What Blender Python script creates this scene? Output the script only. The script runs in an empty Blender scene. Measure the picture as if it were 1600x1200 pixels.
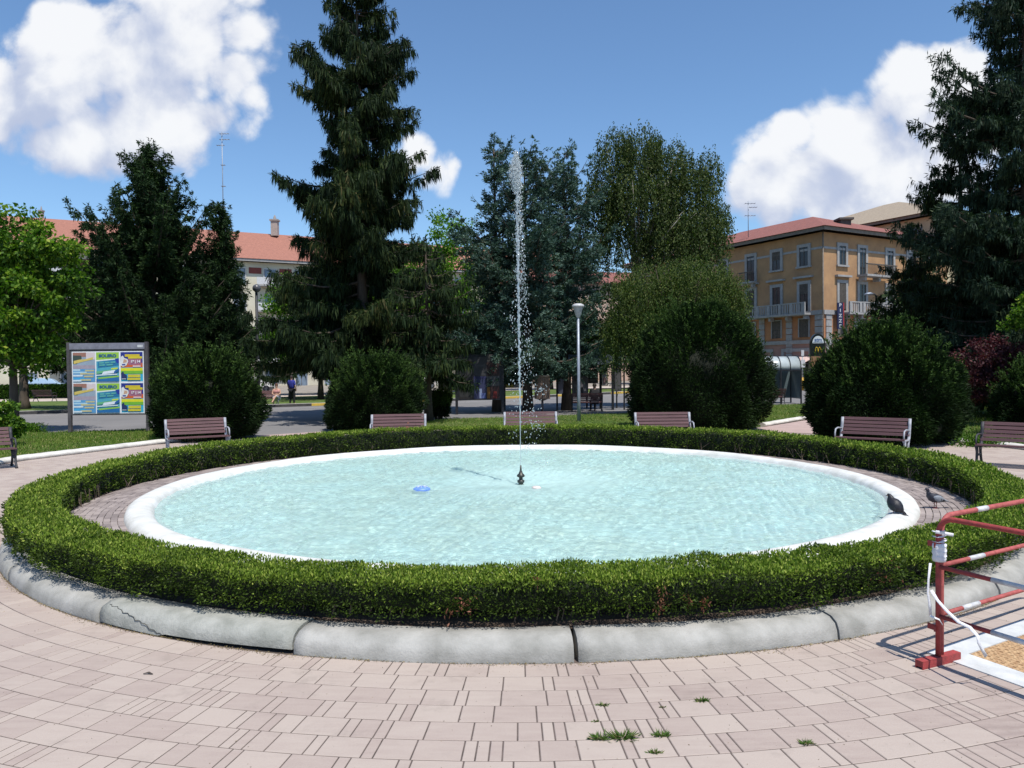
import bpy, math, random
import numpy as np
from mathutils import Matrix, Vector
from mathutils.geometry import tessellate_polygon
random.seed(7)
RNG = np.random.default_rng(7)
C = bpy.context.scene.collection
PI = math.pi
scene = bpy.context.scene

# ------------------------------------------------------------------ camera
FPX, PITCH, ROLL, HCAM = 1200.0, math.radians(1.15), math.radians(-0.57), 2.0
cosP, sinP, cosR, sinR = math.cos(PITCH), math.sin(PITCH), math.cos(ROLL), math.sin(ROLL)
VR, VU, VF = Vector((1, 0, 0)), Vector((0, sinP, cosP)), Vector((0, cosP, -sinP))
cx_, cy_ = VR * cosR + VU * sinR, VR * -sinR + VU * cosR
cam_data = bpy.data.cameras.new('camera')
cam_data.sensor_width = 36.0
cam_data.lens = FPX / 1600 * 36
cam_data.clip_end = 3000
cam_data.clip_start = 0.05
cam = bpy.data.objects.new('camera', cam_data)
C.objects.link(cam)
m = Matrix.Identity(4)
for i in range(3):
    m[i][0], m[i][1], m[i][2] = cx_[i], cy_[i], -VF[i]
m[2][3] = HCAM
cam.matrix_world = m
scene.camera = cam

# ------------------------------------------------------------------ exposure, world, sun
scene.view_settings.view_transform = 'Standard'
scene.view_settings.look = 'None'
scene.view_settings.exposure = 0.15
scene.view_settings.gamma = 1.0
scene.cycles.use_denoising = True
scene.cycles.max_bounces = 8
scene.cycles.transparent_max_bounces = 12
scene.cycles.sample_clamp_indirect = 6.0
SUN_EL, SUN_AZ = math.radians(65), math.atan2(0.50, -0.866)      # azimuth from +Y towards +X
sun_dir = Vector((math.sin(SUN_AZ) * math.cos(SUN_EL), math.cos(SUN_AZ) * math.cos(SUN_EL), math.sin(SUN_EL)))
sd = bpy.data.lights.new('sun', 'SUN')
sd.energy = 4.9
sd.angle = math.radians(0.53)
sd.color = (1.0, 0.955, 0.88)
sd.cycles.is_caustics_light = True
so = bpy.data.objects.new('sun', sd)
C.objects.link(so)
so.rotation_euler = sun_dir.to_track_quat('Z', 'Y').to_euler()
so.location = (10, -20, 40)

world = bpy.data.worlds.new('World')
scene.world = world
world.use_nodes = True
wt = world.node_tree
wt.nodes.clear()


class NG:
    """small helper to write node graphs as expressions"""
    def __init__(s, tree): s.t = tree
    def n(s, typ, **kw):
        nd = s.t.nodes.new(typ)
        for k, v in kw.items(): setattr(nd, k, v)
        return nd
    def put(s, sock, v):
        if hasattr(v, 'is_output') or isinstance(v, bpy.types.NodeSocket): s.t.links.new(v, sock)
        else: sock.default_value = v
    def m(s, op, a, b=0.0, c=0.0, clamp=False):
        nd = s.n('ShaderNodeMath', operation=op); nd.use_clamp = clamp
        s.put(nd.inputs[0], a); s.put(nd.inputs[1], b); s.put(nd.inputs[2], c)
        return nd.outputs[0]
    def noise(s, vec, scale, detail=4, rough=0.5, dist=0.0, out='Fac'):
        nd = s.n('ShaderNodeTexNoise')
        if vec is not None: s.put(nd.inputs['Vector'], vec)
        nd.inputs['Scale'].default_value = scale; nd.inputs['Detail'].default_value = detail
        nd.inputs['Roughness'].default_value = rough; nd.inputs['Distortion'].default_value = dist
        return nd.outputs[out]
    def ramp(s, fac, stops, interp='LINEAR'):
        nd = s.n('ShaderNodeValToRGB'); nd.color_ramp.interpolation = interp
        e = nd.color_ramp.elements
        while len(e) < len(stops): e.new(0.5)
        for el, (p, c) in zip(e, stops):
            el.position = p; el.color = (c[0], c[1], c[2], 1) if len(c) == 3 else c
        s.put(nd.inputs[0], fac)
        return nd.outputs[0]
    def mix(s, fac, a, b, mode='MIX'):
        nd = s.n('ShaderNodeMix', data_type='RGBA', blend_type=mode)
        s.put(nd.inputs[0], fac)
        for sk, v in ((nd.inputs[6], a), (nd.inputs[7], b)):
            if isinstance(v, tuple) and len(v) == 3: v = v + (1,)
            s.put(sk, v)
        return nd.outputs[2]
    def sstep(s, v, a, b):
        nd = s.n('ShaderNodeMapRange', interpolation_type='SMOOTHSTEP')
        s.put(nd.inputs[0], v); nd.inputs[1].default_value = a; nd.inputs[2].default_value = b
        return nd.outputs[0]


g = NG(wt)
sky = g.n('ShaderNodeTexSky', sky_type='NISHITA')
sky.sun_disc = False
sky.sun_elevation = SUN_EL
sky.sun_rotation = SUN_AZ
sky.air_density = 1.0
sky.dust_density = 0.3
sky.ozone_density = 3.0
tc = g.n('ShaderNodeTexCoord')
sep = g.n('ShaderNodeSeparateXYZ')
wt.links.new(tc.outputs['Generated'], sep.inputs[0])
ysafe = g.m('MAXIMUM', sep.outputs[1], 0.02)
U_ = g.m('DIVIDE', sep.outputs[0], ysafe)
W_ = g.m('DIVIDE', sep.outputs[2], ysafe)
# cumulus clouds over the northern horizon: (azimuth-like, elevation-like, half widths)
CL = [(300, 40, 145, 130), (230, 190, 150, 85), (180, 90, 165, 100), (90, 120, 80, 90), (20, 165, 120, 85), (70, 225, 85, 50), (265, 170, 150, 70), (375, 120, 62, 62),
      (1330, 240, 110, 110), (1225, 280, 90, 80), (1340, 320, 130, 50), (1430, 160, 95, 75), (1480, 130, 70, 62), (1400, 260, 130, 95), (1285, 300, 120, 50),
      (690, 275, 34, 44), (660, 245, 40, 36), (1240, 215, 45, 40), (1500, 220, 100, 110), (150, 350, 25, 12)]


def cloud_density(du, dw):
    cmb = g.n('ShaderNodeCombineXYZ')
    u = g.m('ADD', U_, du); w = g.m('ADD', W_, dw)
    g.put(cmb.inputs[0], u); g.put(cmb.inputs[1], w)
    nz = g.m('SUBTRACT', g.noise(cmb.outputs[0], 7.5, 8, 0.62, 0.3), 0.5)
    vo = g.n('ShaderNodeTexVoronoi', feature='F1', voronoi_dimensions='2D'); g.put(vo.inputs['Vector'], cmb.outputs[0])
    vo.inputs['Scale'].default_value = 11.0; vo.inputs['Detail'].default_value = 2.0; vo.inputs['Roughness'].default_value = 0.5
    bil = g.m('SUBTRACT', 0.80, vo.outputs['Distance'])
    nz2 = g.m('SUBTRACT', g.noise(cmb.outputs[0], 3.2, 3, 0.5), 0.5)
    best = None
    for (px, py, rx, ry) in CL:
        a = g.m('MULTIPLY', g.m('SUBTRACT', u, (px - 800) / 1200), 1200 / rx)
        b = g.m('MULTIPLY', g.m('SUBTRACT', w, (576 - py) / 1200), 1200 / ry)
        q = g.m('SUBTRACT', 1.0, g.m('ADD', g.m('MULTIPLY', a, a), g.m('MULTIPLY', b, b)))
        best = q if best is None else g.m('SMOOTH_MAX', best, q, 0.25)
    best = g.m('MAXIMUM', best, -2.0)
    return g.m('ADD', best, g.m('ADD', g.m('MULTIPLY', bil, 0.95), g.m('ADD', g.m('MULTIPLY', nz, 2.2), g.m('MULTIPLY', nz2, 0.5)))), nz


d0, nz0 = cloud_density(0.0, 0.0)
d1, _ = cloud_density(0.028, 0.055)
mask = g.sstep(d0, -0.05, 0.60)
front = g.m('GREATER_THAN', sep.outputs[1], 0.05)
mask = g.m('MULTIPLY', mask, front)
diff = g.m('SUBTRACT', d0, d1)
lit = g.sstep(diff, -0.80, 0.70)
ccol = g.mix(lit, (0.46, 0.52, 0.68), (0.86, 0.87, 0.89))
skyc = g.n('ShaderNodeVectorMath', operation='MULTIPLY')
wt.links.new(sky.outputs[0], skyc.inputs[0])
skyc.inputs[1].default_value = (0.112, 0.131, 0.144)
final = g.mix(g.m('MULTIPLY', mask, 0.96), skyc.outputs[0], ccol)
bg = g.n('ShaderNodeBackground')
wt.links.new(final, bg.inputs[0])
bg.inputs[1].default_value = 1.0
wo = g.n('ShaderNodeOutputWorld')
wt.links.new(bg.outputs[0], wo.inputs[0])


# ------------------------------------------------------------------ pixel to world (photograph's own 1600x1200 frame)
def ray(px, py):
    dx, dy = px - 800, py - 600
    X = dx * cosR + dy * sinR; Y = -dx * sinR + dy * cosR
    u = -Y / FPX
    return Vector((X / FPX, cosP + u * sinP, -sinP + u * cosP))
def G(px, py, z=0.0):
    r = ray(px, py); t = (z - HCAM) / r.z
    return Vector((r.x * t, r.y * t, z))
def P(px, py, Y):
    r = ray(px, py); t = Y / r.y
    return Vector((r.x * t, Y, HCAM + r.z * t))
def X_at(px, Y): return P(px, 575, Y).x
def Z_at(px, py, Y): return P(px, py, Y).z


# ------------------------------------------------------------------ mesh builder
class MB:
    def __init__(s): s.v = []; s.f = []; s.sm = []
    def add(s, vs, fs, smooth=False):
        o = len(s.v); s.v += [tuple(v) for v in vs]
        s.f += [tuple(i + o for i in f) for f in fs]; s.sm += [smooth] * len(fs)
        return s
    def box(s, x0, x1, y0, y1, z0, z1):
        return s.add([(x, y, z) for z in (z0, z1) for y in (y0, y1) for x in (x0, x1)],
                     [(0, 2, 3, 1), (4, 5, 7, 6), (0, 1, 5, 4), (2, 6, 7, 3), (0, 4, 6, 2), (1, 3, 7, 5)])
    def obox(s, O, u, n, s0, s1, z0, z1, o0, o1):
        pts = []
        for z in (z0, z1):
            for o in (o0, o1):
                for a in (s0, s1):
                    pts.append((O[0] + u[0] * a + n[0] * o, O[1] + u[1] * a + n[1] * o, O[2] + z))
        return s.add(pts, [(0, 2, 3, 1), (4, 5, 7, 6), (0, 1, 5, 4), (2, 6, 7, 3), (0, 4, 6, 2), (1, 3, 7, 5)])
    def sweep(s, pts, radii, n=10, flat=1.0, up=(0, 0, 1), caps=True, smooth=True, phase=0.0):
        pts = [Vector(p) for p in pts]; k = len(pts)
        if not hasattr(radii, '__len__'): radii = [radii] * k
        vs = []; up = Vector(up)
        for i, p in enumerate(pts):
            t = (pts[min(i + 1, k - 1)] - pts[max(i - 1, 0)])
            if t.length < 1e-9: t = Vector((0, 0, 1))
            t.normalize(); ref = up if abs(t.dot(up)) < 0.95 else Vector((0, 1, 0.01))
            a = t.cross(ref).normalized(); b = a.cross(t).normalized()
            r = radii[i]; ra, rb = (r if hasattr(r, '__len__') else (r, r * flat))
            for j in range(n):
                q = 2 * PI * j / n + phase
                vs.append(p + a * ra * math.cos(q) + b * rb * math.sin(q))
        fs = [(i * n + j, i * n + (j + 1) % n, (i + 1) * n + (j + 1) % n, (i + 1) * n + j) for i in range(k - 1) for j in range(n)]
        s.add(vs, fs, smooth)
        if caps:
            o = len(s.v) - len(vs)
            s.f += [tuple(o + j for j in range(n))[::-1], tuple(o + (k - 1) * n + j for j in range(n))]; s.sm += [False, False]
        return s
    def lathe(s, prof, n=24, c=(0, 0), a0=0.0, a1=2 * PI, smooth=True, wob=None):
        full = abs(a1 - a0 - 2 * PI) < 1e-6; m_ = n if full else n + 1; vs = []
        for j in range(m_):
            a = a0 + (a1 - a0) * j / n
            for k, (r, z) in enumerate(prof):
                dr, dz = wob(a, k) if wob else (0, 0)
                vs.append((c[0] + (r + dr) * math.cos(a), c[1] + (r + dr) * math.sin(a), z + dz))
        L = len(prof)
        fs = [(j * L + k, ((j + 1) % m_) * L + k, ((j + 1) % m_) * L + k + 1, j * L + k + 1) for j in range(n) for k in range(L - 1)]
        return s.add(vs, fs, smooth)
    def poly(s, pts, z0, z1):
        """flat polygon extruded between z0 and z1"""
        n = len(pts)
        tri = tessellate_polygon([[Vector((p[0], p[1], 0)) for p in pts]])
        vs = [(p[0], p[1], z1) for p in pts] + [(p[0], p[1], z0) for p in pts]
        fs = []
        for t in tri:
            a, b, c = (Vector((pts[i][0], pts[i][1], 0)) for i in t)
            fs.append(tuple(t) if (b - a).cross(c - a).z > 0 else tuple(t)[::-1])
        if z0 < z1: fs += [(i, i + n, (i + 1) % n + n, (i + 1) % n) for i in range(n)]
        return s.add(vs, fs)
    def build(s, name, mat=None, parent=None, world=False):
        me = bpy.data.meshes.new(name)
        vs = s.v
        if world and parent is not None:
            l = parent.location; vs = [(v[0] - l.x, v[1] - l.y, v[2] - l.z) for v in vs]
        me.from_pydata(vs, [], s.f)
        me.polygons.foreach_set('use_smooth', s.sm)
        me.update()
        return link(name, me, mat, parent)


def link(name, me, mat, parent=None):
    o = bpy.data.objects.new(name, me)
    C.objects.link(o)
    if mat: me.materials.append(mat)
    if parent: o.parent = parent
    return o
def tag(o, label=None, cat=None, group=None, kind=None):
    for k, v in (('label', label), ('category', cat), ('group', group), ('kind', kind)):
        if v: o[k] = v
    return o
def thing(name, label, cat, loc=(0, 0, 0), rz=0.0, group=None):
    o = bpy.data.objects.new(name, None)
    o.empty_display_size = 0.2
    C.objects.link(o); o.location = loc; o.rotation_euler = (0, 0, rz)
    return tag(o, label, cat, group)
def copy_tree(o, parent=None):
    c = o.copy(); C.objects.link(c)
    if parent: c.parent = parent
    for ch in list(o.children): copy_tree(ch, c)
    return c


# ------------------------------------------------------------------ materials
def mat_new(name):
    mt = bpy.data.materials.new(name); mt.use_nodes = True
    mt.node_tree.nodes.clear()
    return mt, NG(mt.node_tree)
def out(gm, shader):
    o = gm.n('ShaderNodeOutputMaterial'); gm.t.links.new(shader, o.inputs[0])
def pbsdf(gm, col, rough=0.6, metal=0.0, normal=None, spec=0.4):
    b = gm.n('ShaderNodeBsdfPrincipled')
    if isinstance(col, tuple) and len(col) == 3: col = col + (1,)
    gm.put(b.inputs['Base Color'], col); gm.put(b.inputs['Roughness'], rough)
    b.inputs['Metallic'].default_value = metal
    b.inputs['Specular IOR Level'].default_value = spec
    if normal is not None: gm.t.links.new(normal, b.inputs['Normal'])
    return b.outputs[0]
def bump(gm, h, strength=0.3, dist=0.01):
    b = gm.n('ShaderNodeBump'); b.inputs['Strength'].default_value = strength; b.inputs['Distance'].default_value = dist
    gm.put(b.inputs['Height'], h); return b.outputs[0]
_mc = {}
def M(name, c1, c2=None, scale=4.0, rough=0.6, metal=0.0, bmp=0.15, bscale=None, detail=6, spec=0.4, stretch=None):
    """worn surface: two tones mixed by noise, a little bump"""
    if name in _mc: return _mc[name]
    mt, gm = mat_new(name)
    c2 = c2 or tuple(x * 0.75 for x in c1)
    t = gm.n('ShaderNodeTexCoord').outputs['Object']
    if stretch:
        mp = gm.n('ShaderNodeMapping'); mp.inputs['Scale'].default_value = stretch
        gm.t.links.new(t, mp.inputs[0]); t = mp.outputs[0]
    nz = gm.noise(t, scale, detail, 0.62)
    col = gm.ramp(nz, [(0.33, c2), (0.66, c1)])
    nb = gm.noise(t, bscale or scale * 6, 4, 0.6)
    rg = gm.m('MULTIPLY_ADD', nb, 0.25, rough - 0.12)
    out(gm, pbsdf(gm, col, rg, metal, bump(gm, nb, bmp, 0.01), spec))
    _mc[name] = mt
    return mt
def leaf_mat(name, stops, trans=0.35, rough=0.6, tcol=(0.6, 1.0, 0.15)):
    """leaf blades: each blade keeps its own random tone in attribute v"""
    mt, gm = mat_new(name)
    a = gm.n('ShaderNodeAttribute', attribute_name='v')
    col = gm.ramp(a.outputs['Fac'], stops)
    p = pbsdf(gm, col, rough, 0, None, 0.10 if trans < 0.2 else 0.22)
    tr = gm.n('ShaderNodeBsdfTranslucent')
    gm.put(tr.inputs[0], gm.mix(1.0, col, tcol, 'MULTIPLY'))
    mx = gm.n('ShaderNodeMixShader'); mx.inputs[0].default_value = trans
    gm.t.links.new(p, mx.inputs[1]); gm.t.links.new(tr.outputs[0], mx.inputs[2])
    out(gm, mx.outputs[0])
    return mt


# ------------------------------------------------------------------ foliage
def nrm(a): return a / np.maximum(np.linalg.norm(a, axis=1, keepdims=True), 1e-9)
def blades(name, mat, parent, Pp, D, L, W, v, rng=RNG, flat=None):
    """N leaf-shaped quads: base Pp, direction D, length L, width W, tone v"""
    N = len(Pp); D = nrm(D)
    rv = rng.normal(size=(N, 3)) if flat is None else np.tile(np.array([[0, 0, 1.0]]), (N, 1)) + rng.normal(size=(N, 3)) * flat
    S = nrm(np.cross(D, rv))
    L = np.broadcast_to(np.asarray(L, float), (N,))[:, None]; W = np.broadcast_to(np.asarray(W, float), (N,))[:, None]
    V = np.empty((N, 4, 3))
    V[:, 0] = Pp; V[:, 1] = Pp + D * L * 0.45 + S * W * 0.5; V[:, 2] = Pp + D * L; V[:, 3] = Pp + D * L * 0.45 - S * W * 0.5
    me = bpy.data.meshes.new(name)
    me.vertices.add(4 * N); me.vertices.foreach_set('co', V.astype(np.float32).ravel())
    me.loops.add(4 * N); me.loops.foreach_set('vertex_index', np.arange(4 * N, dtype=np.int32))
    me.polygons.add(N); me.polygons.foreach_set('loop_start', np.arange(0, 4 * N, 4, dtype=np.int32))
    me.polygons.foreach_set('loop_total', np.full(N, 4, dtype=np.int32))
    at = me.attributes.new('v', 'FLOAT', 'FACE')
    at.data.foreach_set('value', np.broadcast_to(v, (N,)).astype(np.float32))
    me.update(calc_edges=True)
    return link(name, me, mat, parent)


BARK = M('bark', (0.10, 0.075, 0.055), (0.045, 0.034, 0.027), 6, 0.9, bmp=0.7, bscale=18, stretch=(1, 1, 0.25))
BARK_PALE = M('bark_pale', (0.42, 0.40, 0.36), (0.12, 0.10, 0.08), 5, 0.9, bmp=0.5, bscale=14)
SPRUCE = leaf_mat('spruce_needles', [(0.0, (0.007, 0.014, 0.007)), (0.55, (0.018, 0.034, 0.012)), (0.9, (0.048, 0.068, 0.018)), (1.0, (0.10, 0.085, 0.035))], 0.12)
SPRUCE2 = leaf_mat('dark_conifer_needles', [(0.0, (0.008, 0.018, 0.008)), (0.6, (0.022, 0.044, 0.015)), (1.0, (0.055, 0.095, 0.028))], 0.15)
CEDAR = leaf_mat('blue_cedar_needles', [(0.0, (0.020, 0.042, 0.032)), (0.5, (0.065, 0.115, 0.090)), (0.9, (0.15, 0.22, 0.18)), (1.0, (0.15, 0.11, 0.07))], 0.12)
DEODAR = leaf_mat('deodar_needles', [(0.0, (0.010, 0.022, 0.014)), (0.6, (0.026, 0.048, 0.028)), (1.0, (0.06, 0.085, 0.04))], 0.12)
BIRCH = leaf_mat('birch_leaves', [(0.0, (0.022, 0.038, 0.010)), (0.5, (0.056, 0.086, 0.022)), (1.0, (0.14, 0.16, 0.045))], 0.3)
BIRCH2 = leaf_mat('weeping_leaves', [(0.0, (0.026, 0.046, 0.010)), (0.5, (0.066, 0.105, 0.022)), (1.0, (0.15, 0.17, 0.035))], 0.3)
MAPLE = leaf_mat('maple_leaves', [(0.0, (0.020, 0.055, 0.008)), (0.45, (0.075, 0.16, 0.014)), (0.85, (0.21, 0.32, 0.025)), (1.0, (0.33, 0.38, 0.05))], 0.42)
LIME = leaf_mat('lime_leaves', [(0.0, (0.06, 0.13, 0.015)), (0.5, (0.14, 0.27, 0.025)), (1.0, (0.25, 0.42, 0.04))], 0.5)
YEW = leaf_mat('yew_needles', [(0.0, (0.006, 0.014, 0.005)), (0.5, (0.016, 0.034, 0.009)), (0.8, (0.040, 0.078, 0.015)), (1.0, (0.075, 0.125, 0.024))], 0.12)
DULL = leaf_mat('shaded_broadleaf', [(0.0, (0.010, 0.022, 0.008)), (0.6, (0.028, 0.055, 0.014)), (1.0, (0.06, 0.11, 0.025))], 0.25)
PLUM = leaf_mat('purple_leaves', [(0.0, (0.030, 0.010, 0.014)), (0.55, (0.075, 0.024, 0.030)), (0.85, (0.14, 0.045, 0.045)), (1.0, (0.10, 0.09, 0.03))], 0.3, tcol=(1, 0.3, 0.3))
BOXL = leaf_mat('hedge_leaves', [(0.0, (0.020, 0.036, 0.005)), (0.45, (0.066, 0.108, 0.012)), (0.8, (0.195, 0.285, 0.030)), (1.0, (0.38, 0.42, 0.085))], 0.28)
DEAD = leaf_mat('dead_leaves', [(0.0, (0.08, 0.035, 0.02)), (1.0, (0.24, 0.10, 0.06))], 0.2, tcol=(1, 0.6, 0.4))
GRASS = leaf_mat('grass_blades', [(0.0, (0.06, 0.11, 0.015)), (0.6, (0.14, 0.22, 0.03)), (0.9, (0.27, 0.29, 0.08)), (1.0, (0.42, 0.34, 0.16))], 0.3)


def trunk(parent, H, r0, r1=0.03, mat=BARK, lean=(0, 0), rng=RNG, forks=None, name='trunk'):
    b = MB(); n = 9
    pts = [(lean[0] * t + 0.06 * math.sin(3 * t + 1) * H * 0.05, lean[1] * t, -0.05 + t * H) for t in np.linspace(0, 1, n)]
    rad = [r0 * (1.35 if i == 0 else 1) * (1 - t) + r1 * t for i, t in enumerate(np.linspace(0, 1, n))]
    b.sweep(pts, rad, 10)
    for (p, q, ra, rb) in (forks or []):
        p, q = Vector(p), Vector(q); mid = (p + q) / 2 + Vector((0, 0, -0.06 * (q - p).length))
        b.sweep([p, mid, q], [ra, (ra + rb) / 2, rb], 6)
    return b.build(name, mat, parent)


def conifer(name, label, loc, H, R, mat, seed, z0=0.6, step=0.42, whorl=6, elev=(-0.35, 0.5), hang=0.6, tuft=0.2, prof=None, lat=0.42,
            nn=1.0, wid=0.045, tr=0.28, cat='tree', group=None, up=0.0, bark=BARK, lv=(0.62, 1.12), rep=3, trunk_z=None, az_skip=None):
    """whorled branches; each carries side branchlets; needles along and hanging below. elev=(base, top) branch elevation"""
    rng = np.random.default_rng(seed)
    root = thing(name, label, cat, loc, 0, group)
    prof = prof or (lambda t: (1 - t) ** 0.8)
    limbs = MB(); PP = []; DD = []; LL = []; VV = []
    z = z0
    while z < H - 0.15:
        t = (z - z0) / (H - z0)
        k = max(3, int(round(whorl * (1 - 0.35 * t))))
        for j in range(k):
            az = rng.uniform(0, 2 * PI); zz = z + rng.uniform(-0.5, 0.5) * step
            L = R * prof(t) * rng.uniform(*lv)
            if L < 0.15: L = 0.15
            e = elev[0] * (1 - t) + elev[1] * t + rng.normal() * 0.10
            dirh = np.array([math.cos(az), math.sin(az), 0.0])
            nb = max(4, int(L / 0.11 * nn))
            ts = np.sort(rng.uniform(0.10, 1.0, nb))
            def cur(q): return np.array([0, 0, zz]) + dirh * (L * math.cos(e) * q)[:, None] + np.array([0, 0, 1.0]) * ((math.sin(e) * L) * q - 0.16 * L * q * (1 - q) * 2 + (0.10 + up) * L * q ** 3)[:, None]
            if L > 0.5:
                cc = cur(np.linspace(0, 0.9, 5)); rr = 0.012 + 0.016 * L
                limbs.sweep([tuple(c) for c in cc], [rr * (1 - 0.2 * i) for i in range(5)], 5, caps=False)
            base = cur(ts)
            side = np.array([-dirh[1], dirh[0], 0.0])
            sg = rng.choice([-1, 1], nb); ll = (lat * L * (1 - 0.82 * ts) + 0.10 + 0.08 * rng.random(nb)) * rng.uniform(0.6, 1.1, nb)
            bd = nrm(dirh * 0.75 + side[None] * sg[:, None] * 0.85 + np.array([0, 0, 1]) * rng.normal(0.0, 0.14, nb)[:, None])
            ns = np.maximum(2, (ll / 0.085 * nn).astype(int))
            idx = np.repeat(np.arange(nb), ns); q = rng.random(len(idx))
            pts = base[idx] + bd[idx] * (ll[idx] * q)[:, None] + np.array([0, 0, -1.0]) * (0.22 * ll[idx] * q ** 2)[:, None]
            pts = np.repeat(pts, rep, 0); dd = np.repeat(bd[idx], rep, 0)
            n_ = len(pts)
            hg = rng.random(n_) < hang
            d = nrm(dd * 0.8 + rng.normal(size=(n_, 3)) * 0.5 + np.array([0, 0, up * 2.0]))
            d[hg] = nrm(dd[hg] * 0.18 + np.array([0, 0, -1.0]) + rng.normal(size=(hg.sum(), 3)) * 0.14)
            ln = np.where(hg, tr * rng.uniform(0.5, 1.35, n_), tuft * rng.uniform(0.7, 1.3, n_))
            pts = pts + rng.normal(size=(n_, 3)) * 0.035
            vv = np.clip(rng.normal(0.42, 0.2, n_) + (0.18 if rng.random() < 0.3 else 0) + rng.normal() * 0.07, 0, 1)
            PP.append(pts); DD.append(d); LL.append(ln); VV.append(vv)
        z += step * (1 - 0.45 * t)
    # leader
    q = rng.random(40); PP.append(np.array([0, 0, H - 0.7]) + np.array([0, 0, 0.7]) * q[:, None]); DD.append(rng.normal(size=(40, 3)) + np.array([0, 0, 1.2])); LL.append(np.full(40, tuft * 0.8)); VV.append(np.full(40, 0.5))
    P_, D_, L_, V_ = np.concatenate(PP), np.concatenate(DD), np.concatenate(LL), np.concatenate(VV)
    tk = trunk(root, H * 0.97 if trunk_z is None else trunk_z, 0.011 * H + 0.08, 0.02, bark)
    limbs.build('branches', bark, root)
    blades('crown', mat, root, P_, D_, L_, wid * rng.uniform(0.7, 1.4, len(P_)), V_, rng)
    return root


def clump_tree(name, label, loc, H, blobs, mat, seed, nclump=160, per=120, leaf=0.15, cr_=0.5, r0=0.16, bark=BARK, cat='tree', group=None, droop=0.35, w=0.6, fork_h=0.35, dens_top=1.0):
    """broad crown: leaf clumps scattered through overlapping ellipsoids; limbs run out to them"""
    rng = np.random.default_rng(seed)
    root = thing(name, label, cat, loc, 0, group)
    vol = np.array([b[3] * b[4] * b[5] for b in blobs]) ** 0.8; vol /= vol.sum()
    cs = []; PP = []; DD = []; VV = []
    for i in rng.choice(len(blobs), nclump, p=vol):
        b = blobs[i]; d = rng.normal(size=3); d /= np.linalg.norm(d)
        rr = rng.uniform(0.35, 1.0) ** 0.5
        c = np.array(b[:3]) + d * np.array(b[3:6]) * rr
        cs.append(c)
    cs = np.array(cs)
    for c in cs:
        n_ = int(per * rng.uniform(0.6, 1.3)); s_ = cr_ * rng.uniform(0.6, 1.25)
        d = rng.normal(size=(n_, 3)); d = nrm(d) * (rng.random((n_, 1)) ** 0.45)
        pts = c + d * np.array([s_, s_, s_ * 0.62])
        PP.append(pts)
        dd = d * 0.8 + rng.normal(size=(n_, 3)) * 0.5; dd[:, 2] -= droop
        DD.append(dd); VV.append(np.clip(rng.normal(0.45, 0.2, n_) + rng.normal() * 0.13, 0, 1))
    P_, D_, V_ = np.concatenate(PP), np.concatenate(DD), np.concatenate(VV)
    fh = H * fork_h; forks = []
    for c in cs[rng.choice(len(cs), min(26, len(cs)), replace=False)]:
        forks.append(((0, 0, rng.uniform(fh * 0.8, min(H * 0.62, max(fh, c[2] * 0.85)))), tuple(c), r0 * 0.32, 0.012))
    trunk(root, H * 0.62, r0, r0 * 0.35, bark, forks=forks)
    blades('crown', mat, root, P_, D_, leaf * rng.uniform(0.6, 1.25, len(P_)), leaf * w * rng.uniform(0.7, 1.2, len(P_)), V_, rng)
    return root


def weeping(name, label, loc, H, blobs, mat, seed, strands=900, leaf=0.10, r0=0.2, bark=BARK_PALE, cat='tree', lmin=0.6, lmax=2.0):
    rng = np.random.default_rng(seed)
    root = thing(name, label, cat, loc, 0)
    vol = np.array([b[3] * b[4] * b[5] for b in blobs]) ** 0.8; vol /= vol.sum()
    PP = []; DD = []; VV = []; tw = []; tops = []
    for i in rng.choice(len(blobs), strands, p=vol):
        b = blobs[i]; d = rng.normal(size=3); d[2] = abs(d[2]) * 0.9 - 0.35; d /= np.linalg.norm(d)
        c = np.array(b[:3]) + d * np.array(b[3:6]) * rng.uniform(0.3, 1.0) ** 0.6
        L = rng.uniform(lmin, lmax); n_ = int(L / 0.045); t = rng.random(n_)
        sway = rng.normal(size=3) * 0.12; sway[2] = 0
        outw = np.array([d[0], d[1], 0]) * 0.25
        pts = c + (outw * np.sqrt(t)[:, None]) + sway * (t ** 2)[:, None] + np.array([0, 0, -L]) * t[:, None] + rng.normal(size=(n_, 3)) * 0.06
        PP.append(pts); dd = rng.normal(size=(n_, 3)) * 0.5; dd[:, 2] -= 0.9; DD.append(dd)
        VV.append(np.clip(rng.normal(0.45, 0.22, n_) + rng.normal() * 0.12, 0, 1)); tops.append(c)
    tops = np.array(tops); P_, D_, V_ = np.concatenate(PP), np.concatenate(DD), np.concatenate(VV)
    forks = [((0, 0, rng.uniform(H * 0.3, max(H * 0.32, min(H * 0.7, c[2] * 0.85)))), tuple(c), r0 * 0.3, 0.012) for c in tops[rng.choice(len(tops), 40, replace=False)]]
    trunk(root, H * 0.75, r0, r0 * 0.3, bark, forks=forks)
    blades('crown', mat, root, P_, D_, leaf * rng.uniform(0.6, 1.3, len(P_)), leaf * 0.42, V_, rng)
    return root


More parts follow.
